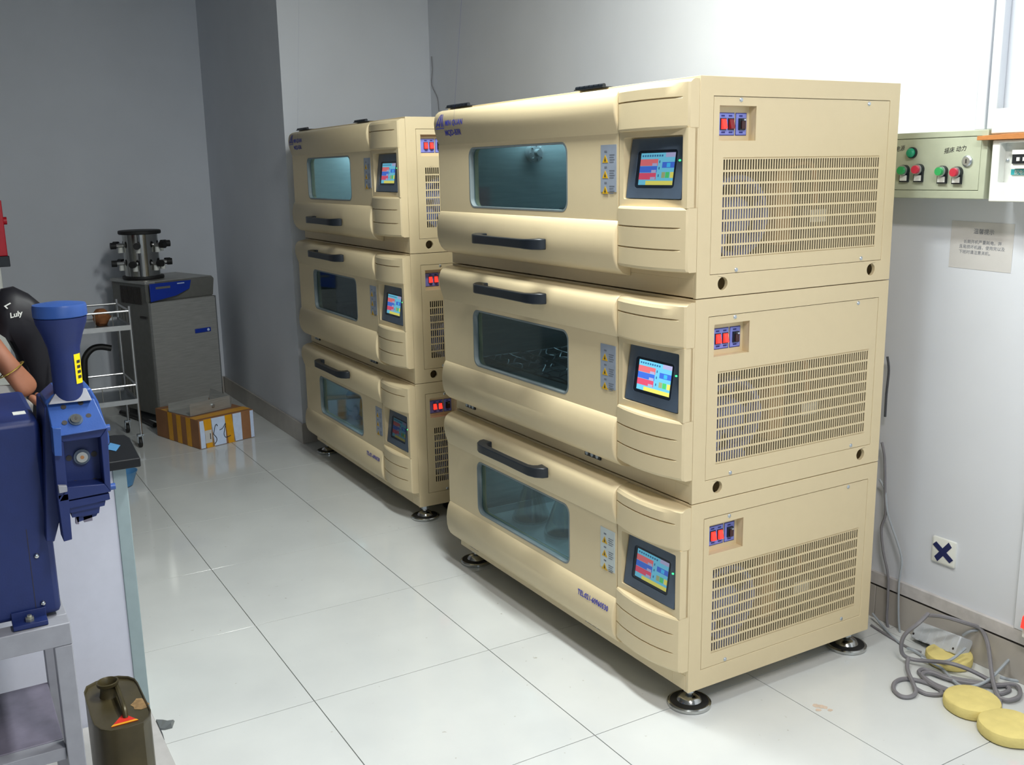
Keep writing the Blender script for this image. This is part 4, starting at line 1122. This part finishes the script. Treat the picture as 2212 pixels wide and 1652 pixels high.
for x, y in ((149, 989), (203, 980), (163, 1043), (205, 1038)):
    p = at(x, y, 0, HX - .045); mill('bolt_hole', MB().use('dark').cyl((HX - .046, p.y, p.z), (HX - .0435, p.y, p.z), .006, n=12), frame)
for x, y in ((234, 928), (246, 1056)):
    p = at(x, y, 0, HX - .02); mill('hinge_pin', MB().use('gblue_lt').cyl((HX - .04, p.y - .012, p.z), (HX - .04, p.y + .006, p.z), .007, n=12), frame)
for L, m in (([(113, 925), (132, 925), (134, 985), (118, 985)], 'gblue_lt'), ([(126, 1050), (145, 1050), (146, 1062), (128, 1066)], 'greypad')):
    mill('hinge_block', ext(MB().use(m), L, HX + .012, HX - .03), frame, bevel=.001)
# left flange running down, stepped discharge fins
mill('flange', ext(MB().use('gblue'), [(124, 1070), (148, 1066), (156, 1165), (138, 1170)], HX, HX - .05), bevel=.001)
fin = [[(148, 1083), (236, 1066), (238, 1078), (232, 1080), (150, 1098)], [(150, 1096), (228, 1082), (226, 1092), (152, 1108)], [(154, 1106), (216, 1094), (214, 1108), (156, 1118)], [(164, 1116), (212, 1106), (208, 1114), (168, 1128)]]
for k, L in enumerate(fin): mill('fin', ext(MB().use('gblue'), L, HX - .002 - .006 * k, HX - .07 - .004 * k))
for L in ([(163, 1110), (170, 1110), (171, 1132), (164, 1132)], [(180, 1116), (199, 1112), (200, 1124), (182, 1128)]): mill('discharge_tab', ext(MB().use('stand_dk'), L, HX - .02, HX - .03))
# neck between body and head
mill('neck', ext(MB().use('gblue'), [(96, 880), (122, 870), (140, 1080), (118, 1170), (100, 1170)], HX - .045, HX - .20), bevel=.002)
# hopper: round cup narrowing to a tube
hb = at(146, 850, 0, HX - .06); ht = at(125, 655, 0, HX - .06); rl = at(65, 662, 0, HX - .06); rr = at(185, 658, 0, HX - .06); tl = at(110, 800, 0, HX - .06); tr = at(176, 800, 0, HX - .06)
cy = (tl.y + tr.y) / 2; R1 = (rr.y - rl.y) / 2; R0 = (tr.y - tl.y) / 2; H0 = hb.z - .01; H1 = rl.z
zz = lambda py: at(130, py, 0, HX - .06).z
prof_h = [(R0, H0), (R0, zz(775)), (R0 * 1.08, zz(750)), (R0 * 1.35, zz(722)), (R1 * .93, zz(697)), (R1 * .97, zz(684))]
hop = mill('hopper', MB().use('gblue').lathe((HX - .06, cy, 0), prof_h, 36))
mill('hopper_lid_toplit', MB().use('gblue_lt').lathe((HX - .06, cy, 0), [(R1 * .95, zz(683)), (R1, zz(681)), (R1, zz(661)), (R1 * .97, zz(656)), (R1 * .5, zz(652)), (.002, zz(651))], 36), hop)  # lighter blue puts the top light into the rim's colour
b = MB().use('label_y')
ay0, ay1 = at(155, 766, 0, HX - .03), at(175, 828, 0, HX - .03)
a0, a1 = math.radians(28), math.radians(66)
L = []
for z in (zz(828), zz(764)):
    L.append([Vector((HX - .06 + math.cos(a0 + (a1 - a0) * k / 6) * (R0 + .0012), cy + math.sin(a0 + (a1 - a0) * k / 6) * (R0 + .0012), z)) for k in range(7)])
b.add(L[0] + L[1], [(k, k + 1, k + 8, k + 7) for k in range(6)])
lab = mill('warning_label', b, hop); lab['label'] = 'yellow warning label'
b = MB().use('ink')
for k in range(4):
    z0 = zz(818) + (zz(774) - zz(818)) * (k + .1) / 4; z1 = z0 + .006
    q = [Vector((HX - .06 + math.cos(a) * (R0 + .0018), cy + math.sin(a) * (R0 + .0018), z)) for z in (z0, z1) for a in (math.radians(38), math.radians(48), math.radians(57))]
    b.add(q, [(0, 1, 4, 3), (1, 2, 5, 4)])
mill('label_print', b, hop)
mill('drop_of_glue', MB().use('tan').lathe((HX - .06 + R0 * 1.05, cy - .006, zz(725)), [(.001, -.003), (.003, 0), (.001, .003)], 8), hop)
# stand of angle iron
SX = BFX + .045
z1 = at(150, 1332, 0, SX).z; z0 = at(155, 1375, 0, SX).z; yr = at(152, 1350, 0, SX).y
t2 = thing('mill_stand', 'grey angle-iron stand carrying the blue mill', 'stand', (SX, yr, 0))
zt_ = zb - .0065
MB().use('stand').box(-.05, .0, -.62, 0, zt_ - .05, zt_ - .001).build('top_rail', t2, bevel=.002)
MB().use('stand').box(-.38, -.33, -.62, 0, zt_ - .05, zt_ - .001).build('top_rail', t2, bevel=.002)
MB().use('stand').box(-.33, -.05, -.05, 0, zt_ - .05, zt_ - .001).build('side_rail', t2, bevel=.002); MB().use('stand').box(-.33, -.05, -.62, -.57, zt_ - .05, zt_ - .001).build('side_rail', t2, bevel=.002)
ly = at(118, 1400, 0, SX).y - yr
for x in (-.045, -.375):
    for y in (ly, -.62):
        w_ = abs(ly) if y == ly else .045
        MB().use('stand').box(x, x + .045, y, y + w_, .0145, zt_ - .0505).build('leg', t2, bevel=.002)
zs = at(60, 1590, 0, SX - .1).z
MB().use('stand_dk').box(-.34, -.05, -.60, ly - .001, zs - .02, zs).build('shelf', t2, bevel=.002)
MB().use('stand').box(-.05, -.012, -.60, ly - .001, zs - .03, zs - .002).build('shelf_rail', t2, bevel=.001)

# ================================================================== oil can
zc = .30
px = [(181, 1495), (186, 1482), (207, 1471), (230, 1463), (255, 1459), (277, 1460), (291, 1465), (298, 1474), (313, 1506), (326, 1533), (325, 1545), (310, 1560), (275, 1572), (240, 1578), (218, 1575), (203, 1565), (195, 1545), (187, 1518)]
OL = [at(x, y, 2, zc) for x, y in px]
cc = sum(OL, Vector()) / len(OL)
t = thing('oil_can', 'old olive oil tin with spout, carrying ridge and red-yellow triangle label', 'oil can', (cc.x, cc.y, .0145))
OL = [p - cc for p in OL]
def ring(k, z): return [(p.x * k, p.y * k, z) for p in OL]
zh = zc - .0145
MB().use('oilcan').loft([ring(.98, 0), ring(1.0, .006), ring(.985, .012), ring(.985, zh - .012), ring(1.0, zh - .006), ring(1.0, zh), ring(.965, zh - .001), ring(.95, zh - .006)]).build('tin', t)
sp = at(232, 1473, 2, zc + .03) - cc; s0 = Vector((sp.x, sp.y, zh - .006))
b = MB().use('oilcan').lathe((s0.x, s0.y, s0.z), [(.022, 0), (.020, .006), (.018, .026), (.025, .030), (.026, .038), (.023, .039), (.019, .033), (.016, .020), (.001, .018)], 24)
b.build('spout', t)
h0, h1 = at(247, 1468, 2, zc + .02) - cc, at(270, 1535, 2, zc + .012) - cc
b = MB().use('oilcan')
b.tube([(h0.x, h0.y, zh - .006), (h0.x * .9 + h1.x * .1, h0.y * .9 + h1.y * .1, zh + .016), ((h0.x + h1.x) / 2, (h0.y + h1.y) / 2, zh + .016), (h0.x * .1 + h1.x * .9, h0.y * .1 + h1.y * .9, zh + .012), (h1.x, h1.y, zh - .006)], .006, 8, smooth=4)
b.build('carrying_ridge', t)
T3 = [at(x, y, 2, zc - .004) - cc for x, y in ((266, 1540), (299, 1554), (240, 1570))]
b = MB().use('can_red').prism([(p.x, p.y, zh - .0055) for p in T3], (0, 0, .001))
lab = b.build('triangle_label', t, smooth=False); lab['label'] = 'red triangle label with a yellow lower edge'
e = [T3[1], T3[2], T3[2] * .86 + T3[0] * .14, T3[1] * .86 + T3[0] * .14]
MB().use('tape_y').prism([(p.x, p.y, zh - .0043) for p in e], (0, 0, .0005)).build('label_edge', lab, smooth=False)
w0 = at(300, 1520, 2, zc - .004) - cc
b = MB().use('rust')
rr_ = random.Random(5); L = [(w0.x + math.cos(k * .63) * .03 * rr_.uniform(.5, 1.15), w0.y + math.sin(k * .63) * .022 * rr_.uniform(.5, 1.15), zh - .0058) for k in range(10)]
b.prism(L, (0, 0, .0006)); b.build('worn_patch', t, smooth=False)

# scrap on the floor beside the base board
c = at(356, 1572, 2, 0.004)
t = thing('plastic_scrap', 'small twisted grey plastic scrap on the floor beside the oil can', 'scrap', (c.x, c.y, 0))
q = [at(x, y, 2, .004) - c for x, y in ((336, 1556), (352, 1562), (362, 1554), (377, 1555), (372, 1570), (356, 1574), (345, 1574))]
MB().use('leaf').loft([[(p.x, p.y, .0006) for p in q], [(p.x * .9, p.y * .9, .010 + .008 * math.sin(i * 2)) for i, p in enumerate(q)]]).build('blade', t)
q = [at(x, y, 2, .003) - c for x, y in ((344, 1574), (349, 1584), (353, 1598))]
MB().use('cable_dk').tube([(p.x, p.y, .0035) for p in q], .003, 6, smooth=3).build('tail', t)

# ================================================================== things on the bench, worker reaching in
ZB = .7845
def bsurf(px, py, X): return at(px, py, 0, X)
# black plastic bag leaning over the bench
XB = .80
outline = [(-25, 655), (2, 624), (30, 620), (62, 632), (92, 652), (118, 690), (128, 760), (130, 840), (118, 905), (60, 905), (52, 800), (30, 740), (2, 700), (-25, 690)]
pf = [bsurf(x, y, XB) for x, y in outline]
zmin = min(p.z for p in pf)
pf = [Vector((p.x, p.y, ZB + (p.z - zmin) * (max(q.z for q in pf) - ZB) / (max(q.z for q in pf) - zmin))) for p in pf]
c0 = sum(pf, Vector()) / len(pf)
loops = []
for k, dx in ((.55, .055), (.85, .045), (1.0, .015), (1.0, -.02), (.85, -.05), (.5, -.06)):
    loops.append([(XB + dx + .008 * math.sin(i * 2.1), c0.y + (p.y - c0.y) * k, (max(ZB, c0.z + (p.z - c0.z) * k))) for i, p in enumerate(pf)])
t = thing('black_bag', 'black plastic bag with white lettering on the bench behind the hopper', 'bag', (0, 0, 0))
MB().use('bag').loft(loops).build('film', t, angle=60)
for txt, x, y, s_, an in (('L', 8, 660, .024, -.9), ('Luly', 22, 687, .019, .18)):
    p = bsurf(x, y, XB + .062); b = MB().use('whitebox')
    ca, sa = math.cos(an), math.sin(an)
    lettering(b, txt, s_, lambda u, v: (XB + .0625, p.y + u * ca - v * sa, p.z + u * sa + v * ca), shear=.2, bold=.0006)
    o = b.build('lettering', t, smooth=False, recalc=False); o['label'] = 'white lettering'
# crumpled foil and white sheet on the bench
def crumple(name, m, px0, px1, py0, py1, X, dep, seed, label, cat):
    r = random.Random(seed); a, c = bsurf(px0, py1, X), bsurf(px1, py0, X); n = 10
    h = c.z - ZB; b = MB().use(m); loops = []
    for i in range(7):
        t_ = i / 6; k = math.sin(math.pi * (.2 + .72 * t_)) ** .5
        loops.append([(X + dep / 2 * k * math.cos(g) * r.uniform(.75, 1.1), (a.y + c.y) / 2 + abs(c.y - a.y) / 2 * k * math.sin(g) * r.uniform(.85, 1.1), ZB + .0005 + max(0, h * t_ + (r.uniform(-.008, .008) if 0 < i else 0))) for g in [2 * math.pi * j / 18 for j in range(18)]])
    b.loft(loops); return tag(b.build(name, smooth=False), label, cat)
crumple('foil_pack', 'foil', -30, 62, 872, 905, .985, .07, 11, 'crumpled silvery foil pack on the black bench top beside the mill', 'foil')
# bright white sheet lying over a tray behind the foil
b = MB().use('paper'); P = [bsurf(x, y, .93) for x, y in ((-60, 838), (25, 832), (72, 874), (70, 900), (-60, 900))]
b.prism([(p.x, p.y, max(p.z, ZB + .0005)) for p in P], (-.012, 0, 0))
tag(b.build('white_board', smooth=False), 'white sheet of packaging standing on the bench under the arm', 'sheet')

# ---- the worker: mostly past the left edge of the picture
person = thing('person', 'person in black T-shirt leaning over the bench with one bare forearm reaching down', 'person', (.35, -1.22, 0))
pi = Vector((.35, -1.22, 0))
hd = bsurf(72, 852, .93)
def skin_mesh(name, nodes, edges, m, root, sub=2):
    me = bpy.data.meshes.new(name); me.from_pydata([tuple(Vector(n[0]) - pi) for n in nodes], edges, [])
    o = put(name, me, person); me.materials.append(M[m])
    md = o.modifiers.new('skin', 'SKIN'); md.use_smooth_shade = True
    for i, n in enumerate(nodes):
        r = n[1] if isinstance(n[1], tuple) else (n[1], n[1])
        me.skin_vertices[0].data[i].radius = r; me.skin_vertices[0].data[i].use_root = (i == root)
    s = o.modifiers.new('sub', 'SUBSURF'); s.levels = sub; s.render_levels = sub
    return o
E_ = Vector((.80, -.86, 1.29)); Wr = Vector((hd.x - .005, hd.y - .055, hd.z + .09))
sh_r = Vector((.52, -1.05, 1.36)); sh_l = Vector((.42, -1.44, 1.40)); pel = Vector((.30, -1.24, .95)); ch = Vector((.42, -1.23, 1.28)); nk = Vector((.49, -1.22, 1.46))
nodes = [(pel, (.10, .08)), ((.34, -1.235, 1.10), (.10, .08)), (ch, (.11, .085)), (nk, .050), ((.53, -1.215, 1.54), .05),
         (sh_r, .052), ((.66, -.95, 1.32), .052), (E_, .042), ((E_ + Wr) / 2 + Vector((.01, 0, .015)), .041), (Wr, .027), (Wr * .45 + hd * .55, (.040, .020)), (hd, (.042, .018)),
         (sh_l, .052), ((.46, -1.56, 1.15), .05), ((.56, -1.52, .93), .038), ((.70, -1.44, .86), .028), ((.78, -1.40, .85), (.038, .018)),
         ((.30, -1.14, .90), .07), ((.31, -1.13, .50), .055), ((.28, -1.13, .10), .045), ((.38, -1.13, .045), .04),
         ((.28, -1.34, .90), .07), ((.28, -1.35, .50), .055), ((.25, -1.35, .10), .045), ((.35, -1.35, .045), .04)]
# hand fingers: curl round the rim of the bag
fb = len(nodes)
dirs = [(-.030, .012), (-.010, .020), (.010, .020), (.028, .012)]
edges = [(0, 1), (1, 2), (2, 3), (3, 4), (2, 5), (5, 6), (6, 7), (7, 8), (8, 9), (9, 10), (10, 11), (2, 12), (12, 13), (13, 14), (14, 15), (15, 16), (0, 17), (17, 18), (18, 19), (19, 20), (0, 21), (21, 22), (22, 23), (23, 24)]
skin_mesh('body', nodes, edges, 'skin', 0)
for k in range(4):
    o0 = hd + Vector((-.030 + .020 * k, .004, -.004)); ln = (.82, 1.0, .95, .75)[k]
    P = [(o0, .0098), (o0 + Vector((.004, .032 * ln, -.020)), .0092), (o0 + Vector((.004, .046 * ln, -.046 * ln)), .0084), (o0 + Vector((.0, .040 * ln, -.068 * ln)), .0072)]
    skin_mesh('finger', P, [(0, 1), (1, 2), (2, 3)], 'skin', 0)
P = [(hd + Vector((.034, -.012, .004)), .011), (hd + Vector((.058, .006, -.014)), .010), (hd + Vector((.060, .030, -.036)), .0085)]
skin_mesh('thumb', P, [(0, 1), (1, 2)], 'skin', 0)
for k in range(5):
    o0 = Vector((.80, -1.42 + .016 * k, .85)); P = [(o0, .009), (o0 + Vector((.04, 0, -.01)), .0085), (o0 + Vector((.06, 0, -.028)), .0075)]
    skin_mesh('finger', P, [(0, 1), (1, 2)], 'skin', 0)
# bracelet at the wrist
b = MB().use(mat('thin_gold', (.75, .55, .12, 1), .3, .9))
dv = (hd - Wr).normalized(); bc = Wr + dv * .02; u = dv.orthogonal().normalized(); w = dv.cross(u)
b.tube([bc + (u * math.cos(k * .5236) + w * math.sin(k * .5236)) * .036 - pi for k in range(13)], .0018, 6)
b.build('bracelet', person)
# clothes
def cloth(name, m, nd, ed, root=0): return skin_mesh(name, nd, ed, m, root)
cloth('t_shirt', 'cloth_dark', [((.29, -1.24, .86), (.205, .165)), ((.33, -1.238, 1.05), (.19, .155)), (ch, (.215, .165)), ((.475, -1.222, 1.42), .105), (sh_r, .105), ((.64, -.965, 1.325), .082), (sh_l, .105), ((.45, -1.54, 1.20), .082)], [(0, 1), (1, 2), (2, 3), (2, 4), (4, 5), (2, 6), (6, 7)])
cloth('trousers', 'denim', [((.31, -1.238, 1.03), (.17, .135)), ((.30, -1.14, .86), .125), ((.31, -1.13, .50), .085), ((.28, -1.13, .09), .068), ((.28, -1.34, .86), .125), ((.28, -1.35, .50), .085), ((.25, -1.35, .09), .068)], [(0, 1), (1, 2), (2, 3), (0, 4), (4, 5), (5, 6)])
for y, x in ((-1.13, .28), (-1.35, .25)):
    b = MB().use('shoe').loft([[(x - .35 + .06 + k * u_, y + 1.22 + k2 * v_, z) for u_, v_ in [(math.cos(a) * .13, math.sin(a) * .048) for a in [i * .5236 for i in range(12)]]] for k, k2, z in ((1, 1, .0), (1.02, 1.05, .02), (.9, .95, .06), (.5, .8, .09))])
    b.build('shoe', person)
# head with face
hc = Vector((.585, -1.212, 1.625)) - pi
b = MB().use('skin'); loops = []
for k in range(13):
    a = math.pi * k / 12; z = -math.cos(a) * .118; r = math.sin(a)
    wy = .076 * r * (1.0 if k > 5 else .90); wx = .095 * r
    loops.append([hc + Vector((wx * math.cos(q) + (.012 if math.cos(q) > .5 and 3 < k < 6 else 0), wy * math.sin(q), z)) for q in [2 * math.pi * j / 20 for j in range(20)]])
b.loft(loops)
hd_o = b.build('head', person, angle=180)
MB().use('skin').loft([[hc + Vector((.088, -.008, .012)), hc + Vector((.088, .008, .012)), hc + Vector((.09, 0, .03))], [hc + Vector((.112, -.014, -.026)), hc + Vector((.112, .014, -.026)), hc + Vector((.118, 0, -.016))]]).build('nose', hd_o)
for s in (-1, 1):
    MB().use('whitebox').lathe(hc + Vector((.082, s * .031, .008)), [(.001, -.009), (.009, -.004), (.011, 0), (.009, .004), (.001, .009)], 12).build('eye', hd_o)
    MB().use('ink').lathe(hc + Vector((.091, s * .031, .008)), [(.001, -.004), (.004, 0), (.001, .004)], 10).build('pupil', hd_o)
    MB().use('skin').lathe(hc + Vector((.0, s * .077, -.005)), [(.004, -.030), (.013, -.018), (.016, .008), (.008, .028), (.002, .032)], 12).build('ear', hd_o)
MB().use(mat('lips', srgb(150, 80, 70), .5)).loft([[hc + Vector((.086, -.024, -.052)), hc + Vector((.094, 0, -.047)), hc + Vector((.086, .024, -.052)), hc + Vector((.092, 0, -.060))], [hc + Vector((.07, -.02, -.052)), hc + Vector((.07, 0, -.048)), hc + Vector((.07, .02, -.052)), hc + Vector((.07, 0, -.058))]]).build('mouth', hd_o)
b = MB().use('hair'); loops = []
for k in range(9):
    a = math.pi * (.46 + .54 * k / 8); z = -math.cos(a) * .136; r = math.sin(a)
    loops.append([hc + Vector((.110 * r * math.cos(q) - .010, .092 * r * math.sin(q), z - (.05 if math.cos(q) < .2 and k == 0 else 0) + (.035 if math.cos(q) > .6 and k < 3 else 0))) for q in [2 * math.pi * j / 20 for j in range(20)]])
b.loft(loops); b.build('hair', person, angle=180)
